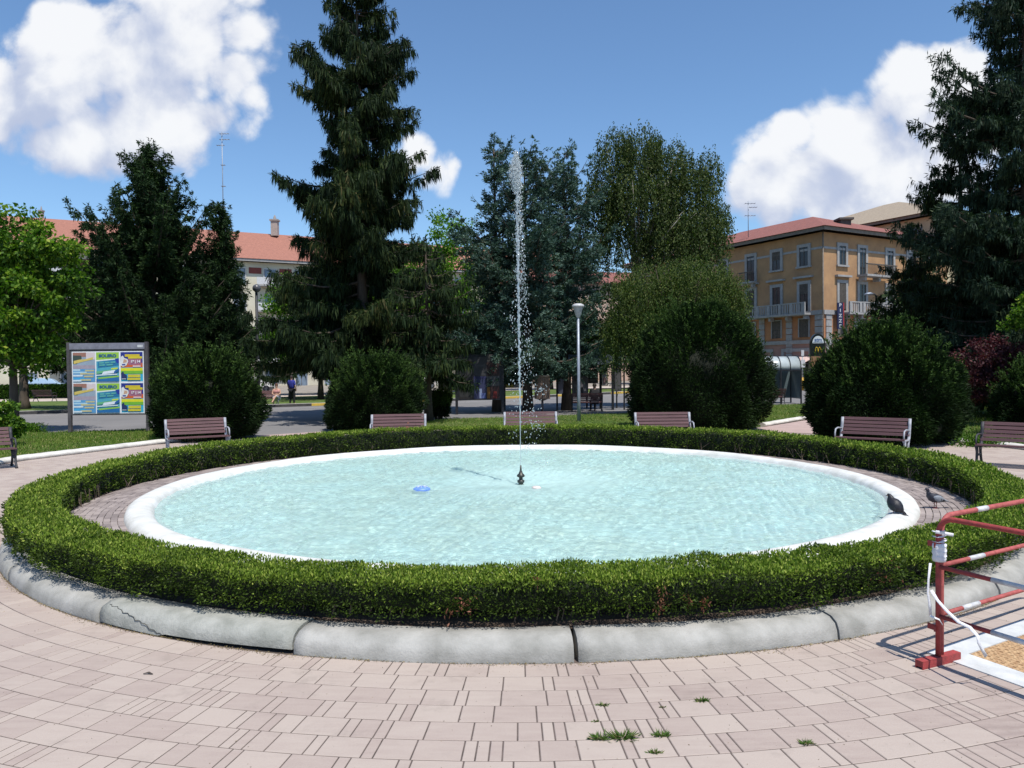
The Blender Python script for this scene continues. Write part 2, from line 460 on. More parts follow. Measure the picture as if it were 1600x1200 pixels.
def bush(name, label, loc, Rx, Ry, Hh, seed, n=42000, mat=YEW, group=None, cat='bush', leaf=0.115, w=0.024, power=1.75, base=0.10, wild=1.0):
    """clipped yew: dense sprays on a lumpy rounded body, ragged shoots at the top"""
    rng = np.random.default_rng(seed)
    root = thing(name, label, cat, loc, 0, group)
    ph = rng.uniform(0, 6.28, 12)
    def rad(u, az):   # u height 0..1
        body = np.clip(1 - np.abs((u - 0.36) / 0.66) ** power, 0, 1) ** (1 / power)
        body = np.where(u < 0.36, np.clip(1 - np.abs((0.36 - u) / 0.55) ** 2.6, 0, 1) ** 0.5, body)
        lump = 1 + 0.085 * np.sin(3 * az + ph[0] + 4 * u) + 0.07 * np.sin(5 * az + ph[1] - 7 * u) + 0.06 * np.sin(9 * az + ph[2] + 11 * u) + 0.045 * np.sin(15 * az - 19 * u + ph[3])
        return body * lump
    u = rng.random(n) ** 0.9; az = rng.uniform(0, 2 * PI, n)
    depth = 1 - 0.22 * rng.random(n) ** 1.6
    r = rad(u, az) * depth
    pts = np.stack([Rx * r * np.cos(az), Ry * r * np.sin(az), base + u * (Hh - base) * (0.97 + 0.03 * np.sin(4 * az + ph[5]))], 1)
    d = np.stack([np.cos(az), np.sin(az), 0.25 + 1.5 * (u - 0.3)], 1); d = nrm(d) + rng.normal(size=(n, 3)) * 0.38
    ln = leaf * rng.uniform(0.5, 1.3, n)
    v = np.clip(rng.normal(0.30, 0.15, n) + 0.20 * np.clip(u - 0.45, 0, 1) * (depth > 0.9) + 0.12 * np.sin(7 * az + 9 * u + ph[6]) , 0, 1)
    # ragged shoots
    k = int(420 * wild); PP, DD, LL, VV = [pts], [d], [ln], [v]
    for i in range(k):
        uu = rng.uniform(0.45, 0.97); a = rng.uniform(0, 2 * PI); rr = float(rad(np.array([uu]), np.array([a]))[0]) * 0.95
        b0 = np.array([Rx * rr * math.cos(a), Ry * rr * math.sin(a), base + uu * (Hh - base)])
        dr = np.array([math.cos(a) * 0.5, math.sin(a) * 0.5, 0.6 + uu * 0.6]); dr /= np.linalg.norm(dr)
        L = rng.uniform(0.12, 0.55) * (0.5 + 0.5 * uu); m_ = 26; t = rng.random(m_)
        PP.append(b0 + dr * (L * t)[:, None]); DD.append(dr + rng.normal(size=(m_, 3)) * 0.55); LL.append(leaf * 0.75 * np.ones(m_)); VV.append(np.clip(rng.normal(0.72, 0.16, m_), 0, 1))
    P_, D_, L_, V_ = np.concatenate(PP), np.concatenate(DD), np.concatenate(LL), np.concatenate(VV)
    core = MB(); us = np.linspace(0.02, 0.93, 12)
    core.lathe([(0.01, base)] + [(float(rad(np.array([q]), np.array([0.0]))[0]) * 0.74 * Rx, base + q * (Hh - base)) for q in us] + [(0.01, Hh * 0.93)], 20)
    core.v = [(x, y * Ry / Rx, z) for x, y, z in core.v]
    core.build('inner_twigs', M('bush_twigs', (0.016, 0.018, 0.009), (0.006, 0.009, 0.005), 9, 0.95), root)
    sb = MB()
    for i in range(5):
        a = 2 * PI * i / 5; sb.sweep([(0.1 * math.cos(a), 0.1 * math.sin(a), -0.03), (0.25 * math.cos(a), 0.25 * math.sin(a), 0.5)], [0.05, 0.03], 6)
    sb.build('stem', BARK, root)
    blades('foliage', mat, root, P_, D_, L_, w * rng.uniform(0.7, 1.4, len(P_)), V_, rng)
    return root

# ------------------------------------------------------------------ ground and paving
CY = 11.88                       # centre of the round fountain
CX = 0.10
def in_poly(x, y, poly):
    ins = np.zeros(len(x), bool); n = len(poly); j = n - 1
    for i in range(n):
        xi, yi, xj, yj = poly[i][0], poly[i][1], poly[j][0], poly[j][1]
        c = ((yi > y) != (yj > y)) & (x < (xj - xi) * (y - yi) / (yj - yi + 1e-12) + xi)
        ins ^= c; j = i
    return ins

def asphalt_mat():
    mt, gm = mat_new('asphalt')
    t = gm.n('ShaderNodeTexCoord').outputs['Object']
    a = gm.noise(t, 0.35, 5, 0.6); b = gm.noise(t, 60, 3, 0.7)
    col = gm.mix(gm.m('MULTIPLY', b, 0.5), gm.ramp(a, [(0.3, (0.125, 0.122, 0.125)), (0.7, (0.18, 0.172, 0.172))]), (0.24, 0.23, 0.22))
    out(gm, pbsdf(gm, col, 0.85, 0, bump(gm, b, 0.3, 0.01)))
    return mt
ASPH = asphalt_mat()
DIRT = M('dusty_ground', (0.30, 0.26, 0.22), (0.19, 0.17, 0.14), 1.2, 0.95, bmp=0.3, bscale=30)

g_ = MB(); g_.box(-900, 900, -60, 1500, -0.5, -0.012)
tag(g_.build('ground', DIRT), kind='structure')

near = [G(-400, 705), G(-150, 692), G(60, 678), G(230, 672.5), G(400, 682), G(520, 674), G(700, 655.5), G(860, 650.5), G(1010, 645), G(1200, 633.5), G(1345, 627), G(1520, 618), G(1750, 611)]
far = [G(-400, 668), G(-100, 652), G(30, 647.5), G(230, 641), G(400, 637), G(590, 631), G(700, 626.5), G(840, 621), G(1000, 613.5), G(1210, 607), G(1300, 603.5), G(1500, 598.5), G(1750, 595)]
r_ = MB()
pl = [(p.x, p.y) for p in near] + [(p.x, p.y) for p in far[::-1]]
r_.poly(pl, -0.008, -0.008)
tag(r_.build('road', ASPH), kind='structure')
WHITE_LINE = M('road_paint', (0.55, 0.55, 0.53), (0.34, 0.34, 0.33), 14, 0.8)
ml = MB()
for i in range(len(far) - 1):
    a, b = far[i], far[i + 1]; d = (b - a).normalized(); n = Vector((d.y, -d.x, 0)) * (1 if d.x > 0 else -1)
    a1, b1 = a + n * 1.9, b + n * 1.9; k = n * 0.14
    ml.add([(q.x, q.y, -0.004) for q in (a1, b1, b1 + k, a1 + k)], [(0, 3, 2, 1)])
tag(ml.build('road_marking', WHITE_LINE), kind='structure')

# kerb of the far pavement, painted yellow and black in turn
KY = M('kerb_yellow', (0.62, 0.42, 0.06), (0.45, 0.30, 0.06), 6, 0.8)
KB = M('kerb_black', (0.07, 0.065, 0.065), (0.035, 0.035, 0.035), 6, 0.8)
KW = M('kerb_stone_pale', (0.50, 0.48, 0.44), (0.36, 0.34, 0.31), 3, 0.9)
kk = {0: MB(), 1: MB(), 2: MB()}
s_acc = 0.0; dist = 0; seg = 3.0
for i in range(len(far) - 1):
    a, b = far[i], far[i + 1]; L = (b - a).length; d = (b - a) / L; n = Vector((-d.y, d.x, 0)); q = 0.0
    while q < L:
        e = min(L, q + (seg - dist)); kx = int(s_acc // seg) % 2
        kk[kx].obox(a, d, n, q, e, 0.0, 0.14, 0, 0.14); kk[2].obox(a, d, n, q, e, 0.0, 0.145, 0.142, 0.5)
        s_acc += e - q + 1e-6; dist = s_acc % seg; q = e
kroot = thing('striped_kerb', 'long kerb painted in yellow and black blocks across the road', 'kerb')
kk[0].build('yellow_block', KY, kroot); kk[1].build('black_block', KB, kroot); kk[2].build('stone_edge', KW, kroot)

# paving stones in rings round the fountain
def paving_mat(name, stops, bstr=0.25):
    mt, gm = mat_new(name)
    a = gm.n('ShaderNodeAttribute', attribute_name='v').outputs['Fac']
    t = gm.n('ShaderNodeTexCoord').outputs['Object']
    big = gm.noise(t, 0.8, 5, 0.6); fine = gm.noise(t, 90, 3, 0.7)
    mp = gm.n('ShaderNodeMapping'); mp.inputs['Rotation'].default_value = (0, 0, 0.5); mp.inputs['Scale'].default_value = (2.0, 12, 1)
    gm.t.links.new(t, mp.inputs[0]); st = gm.noise(mp.outputs[0], 1.6, 4, 0.6)
    f = gm.m('ADD', gm.m('MULTIPLY', a, 0.52), gm.m('MULTIPLY', big, 0.75))
    f = gm.m('ADD', f, gm.m('MULTIPLY', gm.m('SUBTRACT', st, 0.5), 0.75))
    col = gm.ramp(f, stops)
    col = gm.mix(gm.m('MULTIPLY', fine, 0.28), col, (0.50, 0.44, 0.40))
    vo = gm.n('ShaderNodeTexVoronoi'); vo.inputs['Scale'].default_value = 2.3; gm.t.links.new(t, vo.inputs['Vector'])
    sc = gm.n('ShaderNodeSeparateColor'); gm.t.links.new(vo.outputs['Color'], sc.inputs[0])
    spot = gm.m('MULTIPLY', gm.m('LESS_THAN', vo.outputs['Distance'], gm.m('MULTIPLY', sc.outputs[0], 0.055)), gm.m('GREATER_THAN', sc.outputs[1], 0.55))
    dirt = gm.sstep(gm.noise(t, 2.7, 7, 0.7), 0.54, 0.74); col = gm.mix(gm.m('MULTIPLY', dirt, 0.30), col, (0.17, 0.14, 0.12))
    col = gm.mix(gm.m('MULTIPLY', spot, 0.75), col, (0.09, 0.07, 0.07))
    out(gm, pbsdf(gm, col, gm.m('MULTIPLY_ADD', fine, 0.2, 0.62), 0, bump(gm, gm.m('ADD', fine, gm.m('MULTIPLY', big, 2.0)), bstr, 0.004), 0.3))
    return mt
PAVE = paving_mat('pink_pavers', [(0.05, (0.215, 0.158, 0.140)), (0.40, (0.330, 0.260, 0.225)), (0.85, (0.390, 0.322, 0.275))])
COBB = paving_mat('purple_setts', [(0.1, (0.11, 0.088, 0.086)), (0.5, (0.195, 0.158, 0.150)), (0.9, (0.31, 0.26, 0.24))], 0.6)
JOINT = M('joint_sand', (0.13, 0.10, 0.088), (0.07, 0.055, 0.047), 8, 0.95)

def ring_paving(name, r0, r1, width, lens, mat, gap, seed, ztop, tilt=0.0012, jit=0.0, bev=0.004):
    rng = np.random.default_rng(seed); vs = []; fs = []; vv = []
    r = r0
    while r < r1 - 1e-6:
        ra, rb = r + gap / 2, r + width - gap / 2; a = rng.uniform(0, 1); end = a + 2 * PI
        while a < end:
            l = lens[rng.integers(len(lens))] * rng.uniform(0.95, 1.05); a2 = min(end, a + l / r)
            ga = gap / 2 / r; j = rng.normal(size=4) * jit
            sk = 0.0
            zz = ztop + rng.normal(size=1)[0] * tilt
            def ring(pad, z):
                q = [(ra + pad, a + ga + pad / r), (rb - pad, a + ga + pad / r), (rb - pad, a2 - ga - pad / r), (ra + pad, a2 - ga - pad / r)]
                return [(CX + (R_ + j[k]) * math.cos(A_), CY + (R_ + j[k]) * math.sin(A_), z) for k, (R_, A_) in enumerate(q)]
            if (a2 - a) * r > gap * 2.5:
                o = len(vs); vs += ring(bev, zz) + ring(0, zz - bev)
                fs += [(o, o + 1, o + 2, o + 3)] + [(o + k, o + 4 + k, o + 4 + (k + 1) % 4, o + (k + 1) % 4) for k in range(4)]
                vv += [rng.random()] * 5
            a = a2
        r += width
    me = bpy.data.meshes.new(name); me.from_pydata(vs, [], fs)
    at = me.attributes.new('v', 'FLOAT', 'FACE'); at.data.foreach_set('value', np.array(vv, np.float32))
    me.update(); return link(name, me, mat)
R_OUT, R_PLAZA = 6.72, 13.5
b_ = MB(); b_.lathe([(R_OUT - 0.1, 0.0012), (R_PLAZA + 0.3, 0.0012)], 160, (CX, CY), smooth=False)
tag(b_.build('pavement_bed', JOINT), kind='structure')
tag(ring_paving('pavement', R_OUT + 0.01, R_PLAZA, 0.214, [0.26, 0.20, 0.20, 0.26, 0.24, 0.065, 0.065, 0.065, 0.13], PAVE, 0.0052, 3, 0.004, 0.0), kind='structure')

# paths that leave the round square
pb = MB()
for pts in ([G(1180, 690), G(1188, 668), G(1300, 650), G(1345, 627), G(1460, 622), G(1440, 655), G(1440, 692)],
            [G(395, 690), G(395, 681), G(520, 673), G(520, 690)]):
    pb.poly([(p.x, p.y) for p in pts], 0.0005, 0.0005)
tag(pb.build('path', M('path_pavers', (0.44, 0.33, 0.30), (0.36, 0.27, 0.25), 1.5, 0.8, bmp=0.2, bscale=30)), kind='structure')

# lawns with a white rounded edging
def lawn_mat():
    mt, gm = mat_new('lawn')
    t = gm.n('ShaderNodeTexCoord').outputs['Object']
    a = gm.noise(t, 0.5, 6, 0.65); b = gm.noise(t, 14, 4, 0.7)
    col = gm.ramp(gm.m('ADD', gm.m('MULTIPLY', a, 0.6), gm.m('MULTIPLY', b, 0.4)), [(0.32, (0.035, 0.065, 0.012)), (0.5, (0.075, 0.125, 0.02)), (0.62, (0.15, 0.16, 0.05)), (0.72, (0.26, 0.21, 0.11))])
    out(gm, pbsdf(gm, col, 0.95, 0, bump(gm, b, 0.8, 0.04)))
    return mt
LAWN = lawn_mat()
EDGE = M('white_edging', (0.66, 0.64, 0.59), (0.46, 0.44, 0.40), 4, 0.85, bmp=0.3)
L1 = [G(-260, 790), G(-60, 735), G(30, 720), G(120, 709), G(260, 692), G(340, 683.5), G(396, 680), G(396, 678), G(232, 673.5), G(60, 679), G(-150, 694), G(-420, 712)]
L2 = [G(524, 674), G(600, 673), G(700, 672), G(800, 671), G(900, 670.5), G(1000, 670), G(1100, 669.5), G(1188, 666.5), G(1300, 648.5), G(1345, 641), G(1345, 628.5), G(1200, 635), G(1010, 646.5), G(860, 652), G(700, 657), G(524, 672)]
L3 = [G(1442, 688), G(1480, 690.5), G(1534, 694.5), G(1640, 707), G(1800, 735), G(2000, 690), G(1900, 625), G(1600, 622), G(1470, 623), G(1442, 650)]
def lawn(poly, name='lawn'):
    b = MB(); b.poly([(p.x, p.y) for p in poly], -0.01, 0.055)
    return tag(b.build(name, LAWN), kind='structure')
for L in (L1, L2, L3): lawn(L)
far_lawn = [far[i] + Vector((-0.25, 0.45, 0)) for i in range(2, 9)]
FL = [Vector((-60, 34, 0)), far_lawn[0]] + far_lawn[1:] + [Vector((26, 66, 0)), Vector((22, 80, 0)), Vector((-4, 66, 0)), Vector((-20, 56, 0)), Vector((-60, 47, 0))]
lawn(FL, 'far_lawn')
pw = MB(); pw.poly([(p[0], p[1]) for p in ((-70, 47.6), (-20, 56.6), (-4, 66.6), (22, 80.8), (22, 88), (-6, 74), (-24, 62), (-70, 55))], -0.006, -0.006)
tag(pw.build('far_path', M('pale_path', (0.50, 0.42, 0.37), (0.40, 0.34, 0.30), 1.5, 0.9)), kind='structure')
def edging(pts, label):
    b = MB(); P_ = []
    for i in range(len(pts) - 1):
        for t in np.linspace(0, 1, 8, endpoint=False): P_.append(pts[i].lerp(pts[i + 1], t))
    P_.append(pts[-1])
    P_ = [Vector((p.x, p.y, 0.05)) for p in P_]
    b.sweep(P_, [(0.15 + 0.006 * math.sin(i * 1.7), 0.075 + 0.004 * math.sin(i * 2.3)) for i in range(len(P_))], 10)
    return tag(b.build('lawn_edging', EDGE), label, 'edging')
edging(L1[0:6], 'white rounded edging of the lawn under the poster board')
edging([G(1190, 666.5), G(1245, 657), G(1300, 648.5), G(1343, 641)], 'white rounded edging beside the pink path, near the glass shelter')
edging(L3[0:5], 'white edging half hidden by weeds behind the rightmost bench')

# grass blades standing on the lawns
def grass(poly, n, seed, h=0.07, name='grass'):
    rng = np.random.default_rng(seed)
    xs, ys = [p.x for p in poly], [p.y for p in poly]
    x = rng.uniform(max(min(xs), -26), min(max(xs), 26), n * 2); y = rng.uniform(min(ys), max(ys), n * 2)
    k = in_poly(x, y, poly); x, y = x[k][:n], y[k][:n]
    pat = np.sin(x * 1.7 + np.sin(y * 1.3) * 2) * np.sin(y * 2.1 + x * 0.6)
    Pp = np.stack([x, y, np.full(len(x), 0.05)], 1)
    D = rng.normal(size=(len(x), 3)) * 0.45; D[:, 2] = 1
    hh = h * rng.uniform(0.5, 1.5, len(x)) * (1 + 0.4 * pat)
    v = np.clip(rng.normal(0.5, 0.16, len(x)) + 0.18 * pat, 0, 0.93)
    v = np.where(rng.random(len(x)) < 0.07, 1.0, v)
    o = blades(name, GRASS, None, Pp, D, hh, 0.016, v, rng); tag(o, kind='stuff')
    return o
tag(grass(L1, 52000, 11), 'short green grass of the lawn under the poster board', 'grass')
tag(grass(L2, 60000, 12, 0.055), 'patchy green and dry grass behind the middle benches', 'grass')
tag(grass(L3, 46000, 13, 0.10), 'taller grass and weeds behind the rightmost bench', 'grass')

# ------------------------------------------------------------------ fountain
RIMW = M('white_rim', (0.68, 0.68, 0.66), (0.50, 0.50, 0.46), 3.4, 0.7, bmp=0.25, bscale=40, detail=9)
POOLB = M('pool_floor', (0.50, 0.68, 0.66), (0.47, 0.55, 0.46), 0.8, 0.6)
ft = thing('fountain', 'large round fountain basin with a white rounded rim', 'fountain', (CX, CY, 0))
q = MB()
prof = [(5.05, 0.0), (5.055, 0.12), (5.075, 0.15), (5.11, 0.165), (5.135, 0.195), (5.16, 0.235), (5.19, 0.268), (5.26, 0.288), (5.34, 0.29), (5.41, 0.278), (5.46, 0.25), (5.485, 0.205), (5.49, 0.10)]
q.lathe(prof, 160, (0, 0), wob=lambda a, k: (0.006 * math.sin(7 * a + k), 0.004 * math.sin(11 * a)))
rm_ = q.build('rim', RIMW, ft); rm_.cycles.is_caustics_receiver = True
q = MB(); q.lathe([(0.01, -0.008), (2.5, -0.006), (5.07, 0.0)], 96); bf_ = q.build('basin_floor', POOLB, ft); bf_.cycles.is_caustics_receiver = True
METAL = M('dark_bronze', (0.10, 0.10, 0.09), (0.05, 0.05, 0.045), 30, 0.45, 0.7)
nzr = MB(); nzr.lathe([(0.0, 0.50), (0.012, 0.50), (0.016, 0.42), (0.035, 0.37), (0.06, 0.35), (0.06, 0.325), (0.03, 0.31), (0.028, 0.28), (0.055, 0.265), (0.055, 0.235), (0.035, 0.22), (0.045, 0.18), (0.05, 0.0)], 16)
nzr.build('nozzle', METAL, ft)
NX, NY = P(814, 765, CY).x - CX, 0.0
for ch in ft.children:
    if ch.name.startswith('nozzle'): ch.location.x = NX
pf = MB()
pf.sweep([(NX - 0.9, -0.25, 0.12), (NX - 0.5, -0.2, 0.15), (NX, -0.1, 0.14), (NX + 0.3, -0.25, 0.15), (NX + 0.42, -0.4, 0.13)], 0.05, 8)
pf.sweep([(NX - 0.1, 0.3, 0.13), (NX, 0, 0.15), (NX + 0.1, -0.45, 0.13)], 0.05, 8)
fp_ = pf.build('feed_pipe', M('green_pipe', (0.16, 0.30, 0.25), (0.10, 0.20, 0.16), 20, 0.5), ft); fp_.cycles.is_caustics_receiver = True

def water_mat():
    """clear rippled water, slightly green, with a little suspended haze"""
    mt, gm = mat_new('pool_water')
    t = gm.n('ShaderNodeTexCoord').outputs['Object']
    n2 = gm.noise(t, 26, 3, 0.6, 0.8)
    bn = bump(gm, n2, 0.35, 0.010)
    b = gm.n('ShaderNodeBsdfPrincipled')
    b.inputs['Base Color'].default_value = (0.88, 0.975, 0.975, 1); b.inputs['Roughness'].default_value = 0.0
    b.inputs['IOR'].default_value = 1.33; b.inputs['Transmission Weight'].default_value = 1.0
    gm.t.links.new(bn, b.inputs['Normal'])
    # air bubbles and fine silt: milky body, thicker where the jet falls back
    df = gm.n('ShaderNodeBsdfDiffuse'); df.inputs[0].default_value = (0.53, 0.73, 0.70, 1); gm.t.links.new(bump(gm, gm.noise(t, 9, 4, 0.6, 1.0), 0.6, 0.03), df.inputs['Normal'])
    sx = gm.n('ShaderNodeSeparateXYZ'); gm.t.links.new(t, sx.inputs[0])
    r2 = gm.m('SQRT', gm.m('ADD', gm.m('POWER', gm.m('SUBTRACT', sx.outputs[0], 0.25), 2.0), gm.m('POWER', gm.m('MULTIPLY', gm.m('SUBTRACT', sx.outputs[1], 0.6), 0.8), 2.0)))
    fall = gm.m('SUBTRACT', 1.0, gm.sstep(gm.m('ADD', r2, gm.m('MULTIPLY', gm.noise(t, 1.5, 4, 0.6), 1.4)), 0.5, 2.9))
    ms = gm.n('ShaderNodeMixShader'); gm.t.links.new(gm.m('MULTIPLY_ADD', fall, 0.34, 0.32), ms.inputs[0])
    gm.t.links.new(b.outputs[0], ms.inputs[1]); gm.t.links.new(df.outputs[0], ms.inputs[2])
    out(gm, ms.outputs[0])
    return mt
WAT = water_mat()
nr, na = 190, 1100
wr_ = np.random.default_rng(77)
WV = [(wr_.uniform(0, 2 * PI), 2 * PI / l, amp, wr_.uniform(0, 6.28)) for l, amp in [(wr_.uniform(0.095, 0.14), 0.0013) for _ in range(12)] + [(wr_.uniform(0.16, 0.27), 0.0020) for _ in range(12)] + [(wr_.uniform(0.45, 0.8), 0.0030) for _ in range(5)]]
rr_ = 5.14 * (np.arange(nr + 1) / nr) ** 0.62
aa_ = 2 * PI * np.arange(na) / na
RR, AA = np.meshgrid(rr_, aa_, indexing='ij'); XX, YY = RR * np.cos(AA), RR * np.sin(AA); ZZ = np.full(XX.shape, 0.205)
for th_, k_, am_, p_h in WV: ZZ += am_ * np.sin(k_ * (XX * math.cos(th_) + YY * math.sin(th_)) + p_h + 0.9 * np.sin(1.3 * XX + 1.7 * YY + p_h))
dd_ = np.hypot(XX - NX, YY); ZZ += 0.011 * np.exp(-dd_ * 1.2) * np.sin(20 * dd_)
vs = np.stack([XX, YY, ZZ], -1).reshape(-1, 3).tolist(); fs = []
for i in range(nr):
    for j in range(na):
        fs.append((i * na + j, (i + 1) * na + j, (i + 1) * na + (j + 1) % na, i * na + (j + 1) % na))
wb = MB(); wb.add(vs, fs, True); wo_ = wb.build('water', WAT); wo_.location = (CX, CY, 0); tag(wo_, kind='structure'); wo_.cycles.is_caustics_caster = True

# inner ring of setts, earth under the hedge
q = MB(); q.lathe([(5.44, 0.178), (6.06, 0.178), (6.395, 0.13), (6.395, 0.0)], 128, (CX, CY), smooth=False)
tag(q.build('inner_ring_bed', JOINT), kind='structure')
tag(ring_paving('inner_ring_paving', 5.47, 6.10, 0.0785, [0.15, 0.12, 0.17], COBB, 0.0045, 5, 0.192, 0.002, 0.002), kind='structure')
q = MB(); q.lathe([(6.09, 0.186), (6.14, 0.19), (6.3, 0.165), (6.44, 0.142)], 128, (CX, CY), wob=lambda a, k: (0, 0.006 * math.sin(40 * a + k * 3)))
tag(q.build('hedge_soil', M('soil', (0.10, 0.07, 0.05), (0.045, 0.032, 0.025), 9, 0.95, bmp=0.6)), kind='structure')

# outer kerb of cast stones
def ang(px, py, z=0.1):
    p = G(px, py, z); return math.atan2(p.y - CY, p.x - CX)
KERB = M('kerb_concrete', (0.38, 0.37, 0.345), (0.23, 0.225, 0.205), 3.5, 0.9, bmp=0.45, bscale=55)
KERB2 = M('kerb_concrete_old', (0.35, 0.35, 0.32), (0.22, 0.225, 0.20), 5, 0.95, bmp=0.7, bscale=45)
kprof = [(6.40, 0.0), (6.405, 0.140), (6.43, 0.156), (6.55, 0.160), (6.63, 0.150), (6.69, 0.118), (6.718, 0.07), (6.722, 0.0)]
js = [ang(135, 960), ang(455, 1003), ang(901, 1010), ang(1309, 978)]
sgs = [(js[0], js[1]), (js[1], js[2]), (js[2], js[3])]
rest = (js[0] + 2 * PI - js[3]); nrest = 18
for i in range(nrest): sgs.append((js[3] + rest * i / nrest, js[3] + rest * (i + 1) / nrest))
kt = thing('stone_kerb', 'low rounded concrete kerb in long curved stones round the hedge', 'kerb', (CX, CY, 0))
for i, (a0, a1) in enumerate(sgs):
    gp0, gp1 = (0.0012, 0.0012)
    if i == 1: gp1 = 0.0035
    b = MB(); lift = 0.012 if i == 0 else RNG.normal() * 0.002; off = RNG.normal() * 0.006
    w = lambda a, k: (off + 0.004 * math.sin(23 * a + k * 1.3) + RNG.normal() * 0.0012, lift + 0.003 * math.sin(17 * a + k) + (0.02 if (i == 0 and k >= 7 and a > a0 + 0.11) else 0))
    b.lathe(kprof, 22, (0, 0), a0 + gp0, a1 - gp1, wob=w)
    n = len(kprof); o = len(b.v)
    b.f += [tuple(range(n)), tuple(range(o - n, o))[::-1]]; b.sm += [False, False]
    ks = b.build('kerb_stone', KERB2 if i in (0,) else KERB, kt)
    if i == 0: ks['label'] = 'cracked grey kerb stone with a dark gap beneath it'
# crack lines in the broken stone
def kp(k):      # point on the kerb's outer curve, 0 bottom .. 1 top
    q = 7 - 4.0 * k; i = min(6, max(0, int(q))); f = q - i; return kprof[i][0] * (1 - f) + kprof[i + 1][0] * f, kprof[i][1] * (1 - f) + kprof[i + 1][1] * f
ck = MB(); a0, a1 = js[0], js[1]
pr = lambda t, k: ((6.72 - 0.16 * k) , 0.06 + 0.135 * (1 - (1 - k) ** 2))
pts = []
for i in range(26):
    t = i / 25; k = max(0.03, 0.62 - 0.62 * t ** 1.3 + 0.03 * math.sin(i * 2.1) + 0.02 * math.sin(i * 5.3))
    r, z = kp(k); r += 0.003; z += 0.014; aa = a0 + (a1 - a0) * (0.03 + 0.36 * t)
    pts.append((r * math.cos(aa), r * math.sin(aa), z))
ck.sweep(pts, 0.0022, 5, caps=False)
ck.build('crack', M('dark_gap', (0.02, 0.018, 0.015), (0.01, 0.01, 0.01), 5, 1.0), kt)

# dry needles and crumbs gathered along the foot of the kerb and in the joints
rg_ = np.random.default_rng(31); n_ = 5200
a_ = rg_.uniform(PI * 1.12, PI * 1.88, n_); r__ = 6.728 + np.abs(rg_.normal(size=n_)) * 0.016 * (1 + 0.8 * np.sin(a_ * 23) + 0.6 * np.sin(a_ * 61))
o_ = blades('litter', leaf_mat('dry_litter', [(0.0, (0.07, 0.05, 0.03)), (0.6, (0.26, 0.19, 0.09)), (1.0, (0.40, 0.33, 0.16))], 0.1), None,
            np.stack([CX + r__ * np.cos(a_), CY + r__ * np.sin(a_), 0.005 + rg_.random(n_) * 0.006], 1), np.stack([rg_.normal(size=n_), rg_.normal(size=n_), rg_.random(n_) * 0.3], 1), rg_.uniform(0.006, 0.022, n_), rg_.uniform(0.002, 0.006, n_), rg_.random(n_), rg_)
tag(o_, 'dry leaf crumbs gathered along the foot of the kerb', 'litter', kind='stuff')
n_ = 1500; a_ = rg_.uniform(PI * 1.1, PI * 1.9, n_); r__ = rg_.uniform(6.75, 9.2, n_)
o_ = blades('fallen_bits', _mc.get('x') or bpy.data.materials['dry_litter'], None, np.stack([CX + r__ * np.cos(a_), CY + r__ * np.sin(a_), np.full(n_, 0.006)], 1), np.stack([rg_.normal(size=n_), rg_.normal(size=n_), rg_.random(n_) * 0.1], 1), rg_.uniform(0.004, 0.014, n_), rg_.uniform(0.002, 0.005, n_), rg_.random(n_) ** 2, rg_)
tag(o_, 'tiny bits of debris scattered over the pink paving', 'litter', kind='stuff')
